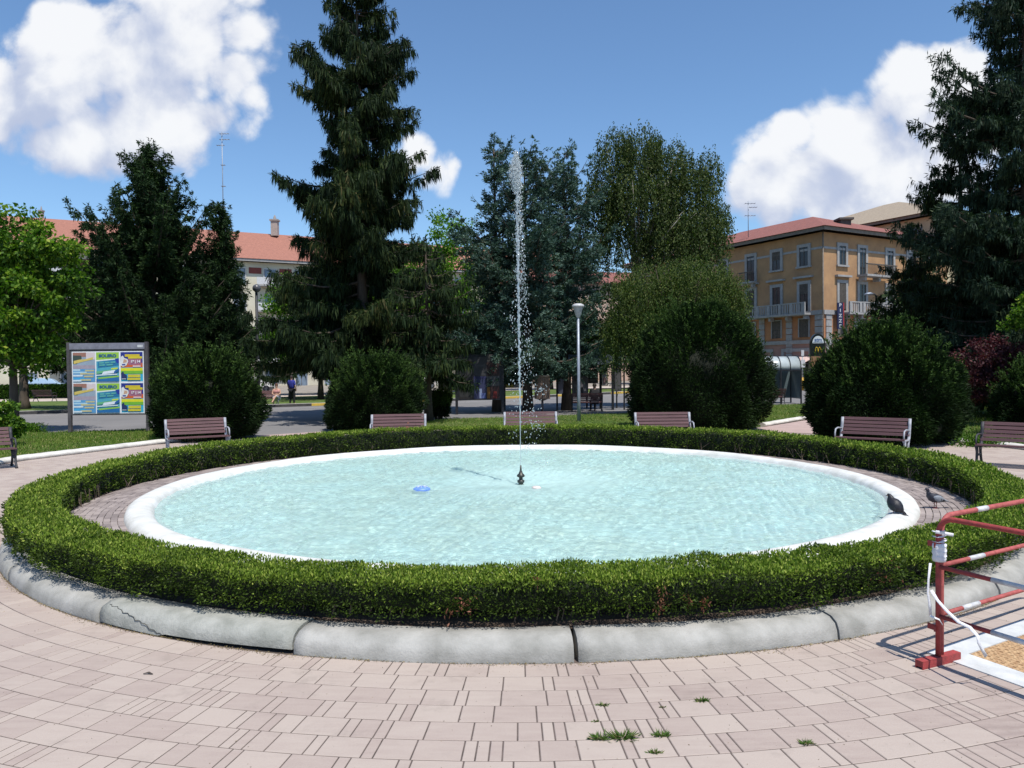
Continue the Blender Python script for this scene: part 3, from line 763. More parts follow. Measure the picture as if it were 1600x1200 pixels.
# ------------------------------------------------------------------ hedge
def build_hedge():
    rng = np.random.default_rng(21)
    root = thing('box_hedge', 'low clipped ring hedge with sides coloured dark as in shade around the fountain', 'hedge', (CX, CY, 0))
    camv = np.array([-CX, -CY])
    bands = [(0, 8.2, 8200, 0.026, 0.0125), (8.2, 12.0, 4200, 0.033, 0.017), (12.0, 30, 2300, 0.042, 0.023)]
    PP = []; DD = []; LL = []; WW = []; VV = []
    def half(a): return 0.262 + 0.02 * np.sin(5 * a + 1) + 0.012 * np.sin(13 * a)
    def topz(a, y): return 0.50 + 0.13 * np.clip((y + 6) / 12, 0, 1) + 0.012 * np.sin(9 * a + 2) + 0.008 * np.sin(31 * a)
    def midr(a): return 6.255 + 0.012 * np.sin(3 * a + 0.5) + 0.19 * np.abs(np.cos(a)) ** 1.5
    for (dn, df, dens, ln, wd) in bands:
        n = int(dens * 2 * PI * 6.2 * 1.35)
        a = rng.uniform(0, 2 * PI, n); r0 = midr(a); x = r0 * np.cos(a); y = r0 * np.sin(a)
        d = np.hypot(x - camv[0], y - camv[1]); k = (d >= dn) & (d < df); a = a[k]; n = len(a)
        x = midr(a) * np.cos(a); y = midr(a) * np.sin(a); zt = topz(a, y); hw = half(a)
        s = rng.random(n)                        # around section: outer face, top, inner face
        zb = 0.205
        H = zt - zb; per = 2 * H + 2 * hw; q = s * per
        outer = q < H; top = (~outer) & (q < H + 2 * hw); inner = ~(outer | top)
        off = np.where(outer, hw, np.where(top, hw - (q - H), -hw)); zz = np.where(outer, zb + q, np.where(top, zt, zt - (q - H - 2 * hw)))
        # rounded shoulders and lumps
        lump = 0.022 * np.sin(37 * a + 14 * zz) + 0.018 * np.sin(71 * a - 23 * zz + 2) + 0.014 * np.sin(113 * a + 9)
        nx = np.where(outer, 1.0, np.where(top, 0.0, -1.0)); nz = np.where(top, 1.0, 0.0)
        edge = np.where(top, np.abs(off) / hw, (zz - zb) / H); rnd = np.clip((edge - 0.8) / 0.2, 0, 1) ** 2 * 0.035
        dep = rng.random(n) ** 1.3 * 0.10 - lump * 1.2
        low = np.where(outer, np.clip(0.30 - (zz - zb) / H, 0, 1) * 0.12, 0)
        off = off - nx * (dep + low) - np.where(top, 0, nx * rnd); zz = zz - nz * (dep * 0.6 + rnd)
        r = midr(a) + off
        Pp = np.stack([r * np.cos(a), r * np.sin(a), zz], 1)
        dr = np.stack([nx * np.cos(a), nx * np.sin(a), nz + np.where(top, 0.25, 0.35)], 1)
        D = nrm(dr) + rng.normal(size=(n, 3)) * 0.62
        keep = rng.random(n) < np.where(outer, np.clip((zz - zb) / H * 2.4 + 0.25, 0, 1), 1)
        v = np.clip(rng.normal(0.22, 0.17, n) + np.where(top, 0.34, np.where((zz - zb) / H > 0.86, 0.16, 0)) + (rng.random(n) < 0.05) * 0.35 + 0.08 * np.sin(29 * a) + 0.06 * np.sin(90 * a + zz * 20), 0, 1)  # side leaves toned darker to stand in for shade, top lighter as new growth
        PP.append(Pp[keep]); DD.append(D[keep]); LL.append((ln * rng.uniform(0.6, 1.3, n))[keep]); WW.append((wd * rng.uniform(0.7, 1.2, n))[keep]); VV.append(v[keep])
        # young shoots on top
        m_ = int(n * 0.16); ii = rng.choice(n, m_); aa = a[ii] + rng.normal(size=m_) * 0.001
        rr = midr(aa) + rng.uniform(-1, 1, m_) * half(aa); zt2 = topz(aa, rr * np.sin(aa))
        sh = rng.random((m_, 1)) * ln * 0.9
        PP.append(np.stack([rr * np.cos(aa), rr * np.sin(aa), zt2 - 0.02 + sh[:, 0]], 1)); DD.append(rng.normal(size=(m_, 3)) * 0.4 + np.array([0, 0, 1.0]))
        LL.append(ln * rng.uniform(0.8, 1.3, m_)); WW.append(wd * np.ones(m_)); VV.append(np.clip(rng.normal(0.75, 0.14, m_), 0, 1))
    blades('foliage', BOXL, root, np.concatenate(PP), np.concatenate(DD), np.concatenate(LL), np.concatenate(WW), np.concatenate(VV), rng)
    # dry brown patches seen in the front face
    PP = []; DD = []
    for (px, py, s_, k) in ((722, 945, 0.03, 34), (698, 958, 0.02, 12), (1030, 945, 0.03, 40), (1035, 925, 0.025, 16), (1075, 938, 0.02, 22), (1098, 944, 0.02, 24), (1378, 902, 0.05, 40), (1390, 880, 0.04, 22), (833, 906, 0.012, 8), (640, 660, 0.02, 5)):
        p = G(px, py, 0.33); az = math.atan2(p.y - CY, p.x - CX); z_ = 0.33
        for it in range(6):          # slide onto the outer face
            rr = 6.53; c = np.array([rr * math.cos(az), rr * math.sin(az)])
            dpt = c[1] + CY; z_ = Z_at(px, py, dpt); az = math.atan2(-math.sqrt(max(rr * rr - (X_at(px, dpt) - CX) ** 2, 0)), X_at(px, dpt) - CX)
        c = np.array([rr * math.cos(az), rr * math.sin(az), z_])
        PP.append(c + rng.normal(size=(k, 3)) * s_ * np.array([1, 0.3, 1.2])); DD.append(rng.normal(size=(k, 3)) + np.array([0, -0.6, -0.3]))
    PP, DD = np.concatenate(PP), np.concatenate(DD)
    blades('dead_leaves', DEAD, root, PP, DD, 0.034, 0.013, rng.random(len(PP)), rng)
    core = MB()
    core.lathe([(6.12, 0.18), (6.09, 0.28), (6.08, 0.42), (6.11, 0.45), (6.37, 0.45), (6.39, 0.40), (6.38, 0.32), (6.33, 0.26), (6.14, 0.18)], 140, wob=lambda a, k: (0.02 * math.sin(3 * a + 0.5) + 0.18 * abs(math.cos(a)) ** 1.5, (0.12 * min(max((math.sin(a) * 6.2 + 6) / 12, 0), 1) if 1 < k < 7 else 0)))
    core.build('inner_twigs', M('hedge_twigs', (0.014, 0.022, 0.008), (0.006, 0.009, 0.004), 14, 0.95, bmp=0.8), root)
    st = MB()
    for i in range(420):
        a = 2 * PI * i / 420 + rng.normal() * 0.006; r = 6.27 + rng.uniform(-0.14, 0.10)
        for k in range(2):
            a2 = a + rng.normal() * 0.012; r2 = r + rng.uniform(-0.05, 0.07)
            st.sweep([(r * math.cos(a), r * math.sin(a), 0.17), ((r + r2) / 2 * math.cos(a + 0.003), (r + r2) / 2 * math.sin(a + 0.003), 0.24), (r2 * math.cos(a2), r2 * math.sin(a2), 0.38)], [0.007, 0.0055, 0.004], 4, caps=False)
    st.build('stems', M('twig_bark', (0.20, 0.15, 0.11), (0.10, 0.075, 0.055), 20, 0.9), root)
build_hedge()

# ------------------------------------------------------------------ water jet
def icos(b, c, r, el=1.0):
    x, y, z = c
    vs = [(x + r, y, z), (x - r, y, z), (x, y + r, z), (x, y - r, z), (x, y, z + r * el), (x, y, z - r * el)]
    b.add(vs, [(0, 2, 4), (2, 1, 4), (1, 3, 4), (3, 0, 4), (2, 0, 5), (1, 2, 5), (3, 1, 5), (0, 3, 5)], True)
def jet_mat():
    mt, gm = mat_new('spray_water')
    df = gm.n('ShaderNodeBsdfDiffuse'); df.inputs[0].default_value = (0.78, 0.83, 0.85, 1)
    tr = gm.n('ShaderNodeBsdfTranslucent'); tr.inputs[0].default_value = (0.75, 0.82, 0.85, 1)
    a = gm.n('ShaderNodeMixShader'); a.inputs[0].default_value = 0.5; gm.t.links.new(df.outputs[0], a.inputs[1]); gm.t.links.new(tr.outputs[0], a.inputs[2])
    tp = gm.n('ShaderNodeBsdfTransparent'); c = gm.n('ShaderNodeMixShader'); c.inputs[0].default_value = 0.5
    gm.t.links.new(a.outputs[0], c.inputs[1]); gm.t.links.new(tp.outputs[0], c.inputs[2])
    gl = gm.n('ShaderNodeBsdfGlossy'); gl.inputs['Roughness'].default_value = 0.1
    d = gm.n('ShaderNodeMixShader'); d.inputs[0].default_value = 0.15; gm.t.links.new(c.outputs[0], d.inputs[1]); gm.t.links.new(gl.outputs[0], d.inputs[2])
    out(gm, d.outputs[0])
    return mt
JET = jet_mat()
def build_jet():
    rng = np.random.default_rng(5)
    root = thing('water_jet', 'tall thin white jet of water rising from the nozzle', 'water jet', (CX + NX, CY, 0.5))
    top = Z_at(812, 236, CY) - 0.5
    b = MB(); ks = 150; pts = []; rad = []
    for i in range(ks):
        t = i / (ks - 1) * 0.72; z = t * top
        bead = 0.0 if t < 0.12 else min(1, (t - 0.12) * 4)
        w = 0.010 * bead
        pts.append((w * math.sin(i * 1.1) + rng.normal() * w * 0.5 - 0.012 * t, rng.normal() * w * 0.4, z)); rad.append(0.006 + 0.006 * min(1, t * 2.2) + bead * 0.010 * abs(rng.normal()))
    b.sweep(pts, rad, 7, caps=True)
    for q_ in (1.7, 4.1):
        pp = [(0.011 * math.sin(i * 0.55 + q_) - 0.016 * (0.5 + i / 240) + rng.normal() * 0.004, 0.011 * math.cos(i * 0.55 + q_), (0.30 + 0.62 * i / 119) * top) for i in range(120)]
        b.sweep(pp, [0.0025 + 0.0045 * abs(rng.normal()) for _ in pp], 5, caps=True)
    b.build('stream', JET, root)
    s_ = MB()
    for i in range(560):            # column breaking up and its plume
        t = rng.uniform(0.42, 1.0) ** 0.8; spread = 0.006 + 0.034 * max(0, t - 0.6) / 0.4 * (1.0 if t < 0.9 else (1.05 - t) / 0.15)
        icos(s_, (rng.normal() * spread - 0.015 * t, rng.normal() * spread, t * top), rng.uniform(0.004, 0.011), 1.6)
    for i in range(2600):           # white plume at the top
        t = 0.86 + 0.14 * rng.beta(2.2, 2.0); e = max(0.15, math.sin(PI * min(1, (t - 0.84) / 0.17)))
        icos(s_, (-0.03 + rng.normal() * 0.042 * e, rng.normal() * 0.042 * e, t * top), rng.uniform(0.004, 0.010), 1.3)
    for i in range(1000):            # drops falling back, drifting to the right
        t = rng.random() ** 0.6; f = 1 - t; dx = 0.03 + 0.42 * f * rng.random() ** 1.3 + rng.normal() * 0.03
        if rng.random() < 0.3: dx = -dx * 0.7
        icos(s_, (dx * 0.75, rng.normal() * 0.14 * (0.4 + f), t * top * 0.96 - 0.2), rng.uniform(0.003, 0.0095), rng.uniform(1.0, 2.2))
    o = s_.build('droplets', JET, root); o['kind'] = 'stuff'
    sp = MB()
    for (dx, z, n_) in ((0.33, 0.35, 28), (0.28, 0.92, 26), (0.33, 1.45, 30), (0.10, 0.6, 12), (-0.12, 2.6, 16), (0.18, 1.15, 16)):
        for i in range(n_): icos(sp, (dx + rng.normal() * 0.06, rng.normal() * 0.08, z - 0.3 + rng.normal() * 0.05), rng.uniform(0.004, 0.013))
    o = sp.build('splash', JET, root); o['kind'] = 'stuff'
build_jet()
#@@PART3
# ------------------------------------------------------------------ benches
SLAT = M('bench_slats', (0.15, 0.076, 0.078), (0.085, 0.042, 0.045), 5, 0.6, bmp=0.3, stretch=(0.3, 6, 6))
IRON = M('bench_iron', (0.38, 0.39, 0.42), (0.24, 0.25, 0.28), 9, 0.6, 0.1)
IRON_D = M('bench_iron_dark', (0.05, 0.05, 0.055), (0.025, 0.025, 0.03), 9, 0.6, 0.1)
def make_bench(label, iron=IRON, L=1.40, group='park benches around the fountain'):
    t = thing('park_bench', label, 'bench', (0, 0, 0), 0, group)
    s = MB()
    for k in range(5):
        y = -0.25 + k * 0.105; z = 0.43 - 0.012 * k + (0.0 if k else -0.012); s.box(-L / 2, L / 2, y - 0.041, y + 0.041, z - 0.014, z + 0.016)
    s.build('seat', SLAT, t)
    s = MB(); u = Vector((1, 0, 0))
    for k in range(5):
        z = 0.50 + k * 0.077; y = 0.225 + 0.055 * k * 0.5 + 0.004 * k * k; n = Vector((0, 0.3, 0))
        s.add([(x, y + dy + (0.018 if dz > 0 else 0), z + dz) for x in (-L / 2, L / 2) for dz in (-0.030, 0.030) for dy in (-0.012, 0.012)],
              [(0, 1, 3, 2), (4, 6, 7, 5), (0, 4, 5, 1), (2, 3, 7, 6), (0, 2, 6, 4), (1, 5, 7, 3)])
    s.build('backrest', SLAT, t)
    for sx in (-1, 1):
        x = sx * (L / 2 - 0.015)
        f = MB(); up = (1, 0, 0)
        f.sweep([(x, -0.28, 0.395), (x, -0.1, 0.40), (x, 0.14, 0.385), (x, 0.225, 0.42), (x, 0.25, 0.52), (x, 0.31, 0.70), (x, 0.345, 0.835)], [(0.024, 0.032)] * 7, 8, up=up)
        f.sweep([(x, -0.26, 0.40), (x, -0.27, 0.52), (x, -0.22, 0.60), (x, -0.05, 0.62), (x, 0.16, 0.60), (x, 0.27, 0.58)], 0.018, 6, up=up)
        f.build('side_frame', iron, t)
        f = MB(); f.sweep([(x, -0.22, 0.39), (x, -0.17, 0.27), (x, -0.21, 0.12), (x, -0.29, 0.02), (x, -0.33, 0.0)], [0.032, 0.026, 0.024, 0.026, 0.03], 8, up=up); f.build('leg', iron, t)
        f = MB(); f.sweep([(x, 0.17, 0.39), (x, 0.13, 0.27), (x, 0.19, 0.12), (x, 0.27, 0.02), (x, 0.31, 0.0)], [0.032, 0.026, 0.024, 0.026, 0.03], 8, up=up)
        f.sweep([(x, -0.19, 0.24), (x, -0.02, 0.20), (x, 0.15, 0.24)], 0.016, 6, up=up); f.build('leg', iron, t)
    return t
def place_bench(src, first, px, py_top, yawdeg, label, z_top=0.8, Y=None, group=None):
    o = src if first else copy_tree(src)
    o['label'] = label
    if group: o['group'] = group
    r = ray(px, py_top)
    if Y is None: t = (z_top - HCAM) / r.z; x, y = r.x * t, r.y * t
    else: x, y = P(px, py_top, Y).x, Y
    o.location = (x, y, 0.004); o.rotation_euler = (0, 0, math.radians(yawdeg))
    return o
b0 = make_bench('x')
place_bench(b0, True, 309, 662, 30, 'slatted bench with pale end frames in front of the round bush beside the poster board', Y=18.7)
place_bench(b0, False, 622, 651, 6, 'slatted bench left of the water jet, before the conical dark bush')
place_bench(b0, False, 829, 647, 0, 'slatted bench directly behind the water jet')
place_bench(b0, False, 1038, 648, -2, 'slatted bench half in shade before the biggest round bush')
place_bench(b0, False, 1362, 657, -38, 'slatted bench in front of the round bush beside the totem sign')
b1 = make_bench('x', IRON_D)
place_bench(b1, True, 1594, 666, -42, 'dark slatted bench cut off by the right edge, before the weedy lawn')
place_bench(b1, False, -40, 686, 42, 'dark slatted bench cut off by the left edge, beside the white lawn edging', Y=15.9)
bpy.context.view_layer.update()
place_bench(b1, False, 70, 615, 176, 'dark bench under the trees across the road, left of the poster board', Y=54, group='benches across the road')
place_bench(b0, False, 411, 600, 6, 'farther of two reddish benches across the road, partly behind the lamp post', Y=55, group='benches across the road')
place_bench(b0, False, 415, 615, 4, 'reddish bench across the road with a person seated at its right end', Y=44.6, group='benches across the road')
place_bench(b1, False, 917, 622, 178, 'dark bench seen from behind under the poster boards', Y=35.5, group='benches by the road')
place_bench(b1, False, 1203, 619, 180, 'dark bench in front of the glass shelter', Y=39.6, group='benches by the road')

# ------------------------------------------------------------------ people
SKIN = M('skin', (0.50, 0.30, 0.22), (0.42, 0.25, 0.18), 10, 0.6)
def person(label, loc, rz, J, E, R, clothes, hair_c):
    """J joints, E edges, R radii: one skinned body; clothes: (name, joints, radii scale, colour)"""
    t = thing('person', label, 'person', loc, rz)
    def skin(name, ids, sc, mat, Jx=None):
        me = bpy.data.meshes.new(name); m_ = {k: i for i, k in enumerate(ids)}
        me.from_pydata([J[k] for k in ids], [(m_[a], m_[b]) for a, b in E if a in m_ and b in m_], [])
        o = link(name, me, mat, t)
        md = o.modifiers.new('skin', 'SKIN'); md.use_smooth_shade = True
        for k in ids:
            v = me.skin_vertices[0].data[m_[k]]; v.radius = (R[k][0] * sc, R[k][1] * sc); v.use_root = (k == ids[0])
        sb = o.modifiers.new('sub', 'SUBSURF'); sb.levels = 1; sb.render_levels = 1
        return o
    skin('body', list(J.keys()), 1.0, SKIN)
    for (nm, ids, sc, col) in clothes: skin(nm, ids, sc, M('cloth_' + nm + str(col), col, None, 12, 0.85))
    h = MB(); hx, hy, hz = J['head']
    vs = []
    for i in range(9):
        for j in range(12):
            th_ = PI * 0.58 * i / 8; a = 2 * PI * j / 12
            vs.append((hx + 0.098 * math.sin(th_) * math.cos(a), hy + 0.025 + 0.11 * math.sin(th_) * math.sin(a) , hz + 0.03 + 0.115 * math.cos(th_)))
    h.add(vs, [(i * 12 + j, i * 12 + (j + 1) % 12, (i + 1) * 12 + (j + 1) % 12, (i + 1) * 12 + j) for i in range(8) for j in range(12)], True)
    h.build('hair', M('hair' + str(hair_c), hair_c, None, 20, 0.7), t)
    return t
def figure(seated=True, cross=False, lean=0.0):
    z0 = 0.52 if seated else 0.92
    J = {'pelvis': (0, 0, z0), 'waist': (0, 0.02 + lean * 0.2, z0 + 0.18), 'chest': (0, 0.02 + lean * 0.6, z0 + 0.36), 'neck': (0, 0.01 + lean, z0 + 0.53), 'head': (0, -0.01 + lean * 1.2, z0 + 0.68), 'crown': (0, 0.0 + lean * 1.3, z0 + 0.77)}
    R = {'pelvis': (0.15, 0.11), 'waist': (0.13, 0.10), 'chest': (0.15, 0.11), 'neck': (0.055, 0.055), 'head': (0.085, 0.10), 'crown': (0.065, 0.075)}
    E = [('pelvis', 'waist'), ('waist', 'chest'), ('chest', 'neck'), ('neck', 'head'), ('head', 'crown')]
    for s, n in ((-1, 'l'), (1, 'r')):
        J[n + 'sh'] = (s * 0.18, 0.02 + lean * 0.8, z0 + 0.47); R[n + 'sh'] = (0.055, 0.055)
        if seated:
            J[n + 'el'] = (s * 0.23, -0.08, z0 + 0.22); J[n + 'wr'] = (s * 0.10, -0.28, z0 + 0.16); J[n + 'ha'] = (s * 0.06, -0.36, z0 + 0.15)
            if cross and s > 0: J[n + 'hip'] = (0.09, -0.02, z0 - 0.02); J[n + 'kn'] = (0.02, -0.45, z0 + 0.10); J[n + 'an'] = (-0.12, -0.66, z0 - 0.20); J[n + 'to'] = (-0.14, -0.80, z0 - 0.26)
            else: J[n + 'hip'] = (s * 0.09, -0.02, z0 - 0.02); J[n + 'kn'] = (s * 0.10, -0.44, z0 + 0.0); J[n + 'an'] = (s * 0.10, -0.46, 0.09); J[n + 'to'] = (s * 0.11, -0.64, 0.045)
        else:
            J[n + 'el'] = (s * 0.25, 0.03 + lean * 0.5, z0 + 0.20); J[n + 'wr'] = (s * 0.24, -0.08 + lean * 0.3, z0 - 0.03); J[n + 'ha'] = (s * 0.23, -0.10 + lean * 0.3, z0 - 0.12)
            J[n + 'hip'] = (s * 0.09, 0, z0 - 0.06); J[n + 'kn'] = (s * 0.12, -0.03, 0.49); J[n + 'an'] = (s * 0.14, 0.02, 0.09); J[n + 'to'] = (s * 0.15, -0.15, 0.04)
        for k, r in (('el', 0.042), ('wr', 0.030), ('ha', 0.036), ('hip', 0.085), ('kn', 0.062), ('an', 0.042), ('to', 0.04)): R[n + k] = (r, r)
        E += [('chest', n + 'sh'), (n + 'sh', n + 'el'), (n + 'el', n + 'wr'), (n + 'wr', n + 'ha'), ('pelvis', n + 'hip'), (n + 'hip', n + 'kn'), (n + 'kn', n + 'an'), (n + 'an', n + 'to')]
    return J, E, R
J, E, R = figure(True, True)
p_ = P(431, 620, 44.2)
person('person in pink top and pale skirt sitting cross legged on a bench across the road', (p_.x, 44.35, -0.05), math.radians(8), J, E, R,
       [('top', ['waist', 'chest', 'neck', 'lsh', 'rsh'], 1.5, (0.60, 0.30, 0.28)), ('skirt', ['pelvis', 'lhip', 'rhip', 'lkn', 'rkn'], 1.28, (0.50, 0.50, 0.56))], (0.10, 0.05, 0.03))
J, E, R = figure(False, False, 0.05)
p_ = P(455, 620, 45)
person('person in a blue shirt and dark trousers standing by the bench across the road', (p_.x, 45.2, 0), math.radians(160), J, E, R,
       [('shirt', ['pelvis', 'waist', 'chest', 'neck', 'lsh', 'rsh', 'lel', 'rel'], 1.5, (0.03, 0.04, 0.28)), ('trousers', ['pelvis', 'lhip', 'rhip', 'lkn', 'rkn', 'lan', 'ran'], 1.25, (0.012, 0.012, 0.018))], (0.03, 0.02, 0.02))
J, E, R = figure(True)
p_ = P(929, 620, 35.5)
person('person in dark clothes seen from behind on the bench by the road', (p_.x, 35.5, -0.05), math.radians(184), J, E, R,
       [('jacket', ['pelvis', 'waist', 'chest', 'neck', 'lsh', 'rsh', 'lel', 'rel'], 1.5, (0.02, 0.02, 0.024)), ('trousers', ['pelvis', 'lhip', 'rhip', 'lkn', 'rkn', 'lan', 'ran'], 1.2, (0.02, 0.02, 0.03))], (0.02, 0.015, 0.012))

# ------------------------------------------------------------------ barriers, tape, floor panel
RED = M('red_paint', (0.37, 0.050, 0.050), (0.20, 0.040, 0.035), 22, 0.7, bmp=0.35, bscale=60)
RED2 = M('red_paint_faded', (0.44, 0.105, 0.10), (0.27, 0.06, 0.05), 22, 0.7, bmp=0.35, bscale=60)
WHT = M('white_band', (0.62, 0.62, 0.62), (0.42, 0.42, 0.43), 18, 0.5, bmp=0.2)
base = G(1466, 1038)
dA = Vector((0.86, 0.51, 0)).normalized(); dB = Vector((0.425, -0.905, 0)).normalized()
def barrier(label, org, d, L, shade, offp, bands, feet=(True, True)):
    t = thing('crowd_barrier', label, 'barrier', org, math.atan2(d.y, d.x), 'red and white barriers')
    f = MB(); r = 0.0175; H = 0.985
    arc = lambda cx0, s: [(cx0 + s * (-0.11 + 0.11 * (1 - math.cos(q))), 0, H - 0.11 + 0.11 * math.sin(q)) for q in np.linspace(0, PI / 2, 7)]
    f.sweep([(0, 0, 0.06), (0, 0, 0.45)] + [(0.11 - 0.11 * math.cos(q), 0, H - 0.11 + 0.11 * math.sin(q)) for q in np.linspace(0, PI / 2, 7)] + [(L / 2, 0, H)] +
            [(L - 0.11 + 0.11 * math.sin(q), 0, H - 0.11 + 0.11 * math.cos(q)) for q in np.linspace(0, PI / 2, 7)] + [(L, 0, 0.45), (L, 0, 0.06)], r, 12, up=(0, 1, 0))
    f.build('frame', shade, t)
    for z in (0.655, 0.325):
        f = MB(); f.sweep([(0.0, 0, z), (L, 0, z)], 0.0150, 10, up=(0, 1, 0)); f.build('rail', shade, t)
    for z, spans in bands.items():
        for (a, b) in spans:
            f = MB(); f.sweep([(a, 0, z), (b, 0, z)], (0.0177 if z > 0.9 else 0.0155) + 0.0008, 12, up=(0, 1, 0)); f.build('white_band', WHT, t)
    for x, on in ((0, feet[0]), (L, feet[1])):
        if on:
            f = MB(); f.box(x - 0.028, x + 0.028, -0.19, 0.19, 0.018, 0.058); f.box(x - 0.028, x - 0.022, -0.19, 0.19, 0.0, 0.018); f.box(x + 0.022, x + 0.028, -0.19, 0.19, 0.0, 0.018)
            f.build('foot', shade, t)
    for z in (0.24, 0.80):
        f = MB(); f.box(-0.075, -0.015, -0.006, 0.006, z - 0.018, z + 0.018); f.build('hook', RED, t)
    return t
bA = barrier('red barrier with white bands running away along the kerb', base + Vector((0.035, 0.03, 0)), dA, 2.0, RED2, 0, {0.985: [(0.42, 0.56)], 0.655: [(0.33, 0.52)], 0.325: [(0.25, 0.46)]}, (False, True))
bB = barrier('red barrier with long white bands coming toward the viewer', base, dB, 1.35, RED, 0, {0.985: [(0.75, 1.05)], 0.655: [(0.36, 0.72)], 0.325: [(0.36, 0.72)]}, (True, False))
# the shared foot stands across the line of the near barrier
TAPE = M('tape', (0.78, 0.78, 0.80), (0.62, 0.62, 0.66), 40, 0.6, bmp=0.5)
def ribbon(name, pts, w, parent, nrmv=Vector((0, -1, 0)), twist=0.0):
    b = MB(); vs = []; pts = [Vector(p) for p in pts]
    for i, p in enumerate(pts):
        t = (pts[min(i + 1, len(pts) - 1)] - pts[max(i - 1, 0)]).normalized()
        s = t.cross(nrmv).normalized(); a = twist * i + 0.3 * math.sin(i * 1.3)
        s = s * math.cos(a) + nrmv * math.sin(a)
        vs += [p - s * w / 2, p + s * w / 2]
    b.add(vs, [(2 * i, 2 * i + 1, 2 * i + 3, 2 * i + 2) for i in range(len(pts) - 1)], True)
    o = b.build(name, TAPE, parent, world=True)
    sm = o.modifiers.new('thick', 'SOLIDIFY'); sm.thickness = 0.002
    return o
tp = thing('barrier_tape', 'torn white tape wound round the barrier post and trailing to the floor', 'tape', base)
hx = []
for i in range(60):
    a = i * 0.62; z = 0.70 + 0.20 * i / 59; hx.append(base + Vector((0.030 * math.cos(a) + 0.012, 0.034 * math.sin(a) + 0.01, z)))
ribbon('winding', hx, 0.03, tp, Vector((0, 0, 1)), 0.0)
tp.children[0].rotation_euler = (0, 0, 0)
wr = MB(); wr.sweep([base + Vector((0.010, 0.008, 0.69 + 0.02 * i)) for i in range(7)], [0.040, 0.043, 0.039, 0.044, 0.040, 0.043, 0.038], 12); wr.build('bundle', TAPE, tp, world=True)
Yt = base.y
ribbon('streamer', [P(1454, 880, Yt - 0.03), P(1451, 905, Yt - 0.03), P(1450, 925, Yt - 0.04), P(1453, 945, Yt - 0.05), P(1454, 963, Yt - 0.04)], 0.018, tp, twist=0.05)
ribbon('streamer', [P(1455, 922, Yt - 0.04), P(1465, 938, Yt - 0.08), P(1480, 955, Yt - 0.16), P(1498, 972, Yt - 0.26), P(1515, 980, Yt - 0.35), P(1528, 994, Yt - 0.42), P(1529, 1004, Yt - 0.43), P(1535, 1015, Yt - 0.42), P(1541, 1026, Yt - 0.38)], 0.022, tp, twist=0.03)
ribbon('streamer', [P(1462, 831, Yt - 0.03), P(1475, 833, Yt - 0.03), P(1490, 836, Yt - 0.02)], 0.022, tp)
ribbon('loose_end', [P(1453, 962, Yt - 0.05), P(1460, 965, Yt - 0.06), P(1468, 968, Yt - 0.06), P(1473, 976, Yt - 0.07)], 0.014, tp, twist=0.4)

fp = thing('floor_hatch', 'square hatch with a white frame and a woven tan mat behind the barrier foot', 'hatch', G(1513, 1024), 0)
o_ = Vector((0, 0, 0)); perp = dB
mtA = dA; wn = 0.17
pq = lambda a, b: (mtA * a + perp * b)
f = MB()
def quadslab(b, c, z0, z1):
    b.add([(p.x, p.y, z) for z in (z0, z1) for p in c], [(0, 3, 2, 1), (4, 5, 6, 7), (0, 1, 5, 4), (1, 2, 6, 5), (2, 3, 7, 6), (3, 0, 4, 7)])
S_ = 1.3
for c in ([pq(-wn - .05, -wn), pq(S_ + wn, -wn), pq(S_ + wn, 0), pq(-wn - .05, 0)], [pq(-wn - .05, S_), pq(S_ + wn, S_), pq(S_ + wn, S_ + wn), pq(-wn - .05, S_ + wn)],
          [pq(-wn - .05, 0), pq(0, 0), pq(0, S_), pq(-wn - .05, S_)], [pq(S_, 0), pq(S_ + wn, 0), pq(S_ + wn, S_), pq(S_, S_)]):
    c = c if (c[1] - c[0]).cross(c[2] - c[1]).z > 0 else c[::-1]
    quadslab(f, c, 0.002, 0.012)
f.build('frame', M('white_floor_paint', (0.60, 0.61, 0.60), (0.44, 0.45, 0.45), 5, 0.8, bmp=0.3), fp)
def woven():
    mt, gm = mat_new('woven_mat'); t = gm.n('ShaderNodeTexCoord').outputs['Object']
    a = gm.noise(t, 30, 3, 0.6); col = gm.ramp(a, [(0.3, (0.28, 0.16, 0.08)), (0.7, (0.52, 0.36, 0.20))])
    out(gm, pbsdf(gm, col, 0.85, 0, bump(gm, a, 0.4, 0.01))); return mt
f = MB(); c = [pq(0, 0), pq(S_, 0), pq(S_, S_), pq(0, S_)]; c = c if (c[1] - c[0]).cross(c[2] - c[1]).z > 0 else c[::-1]
quadslab(f, c, 0.001, 0.005)
nst = 34
for i in range(nst):
    for j in range(nst):
        a = (i + 0.5) / nst * S_; b = (j + 0.5) / nst * S_; h1, h2 = (0.42, 0.22) if (i + j) % 2 else (0.22, 0.42)
        k = S_ / nst; p0 = pq(a, b); u, v = mtA * k * h1, perp * k * h2
        f.add([tuple(p0 + u * sx + v * sy + Vector((0, 0, 0.005))) for sx, sy in ((-1, -1), (1, -1), (1, 1), (-1, 1))] + [tuple(p0 + u * sx * .6 + v * sy * .6 + Vector((0, 0, 0.011))) for sx, sy in ((-1, -1), (1, -1), (1, 1), (-1, 1))],
              [(4, 5, 6, 7), (0, 1, 5, 4), (1, 2, 6, 5), (2, 3, 7, 6), (3, 0, 4, 7)])
f.build('woven_mat', woven(), fp)

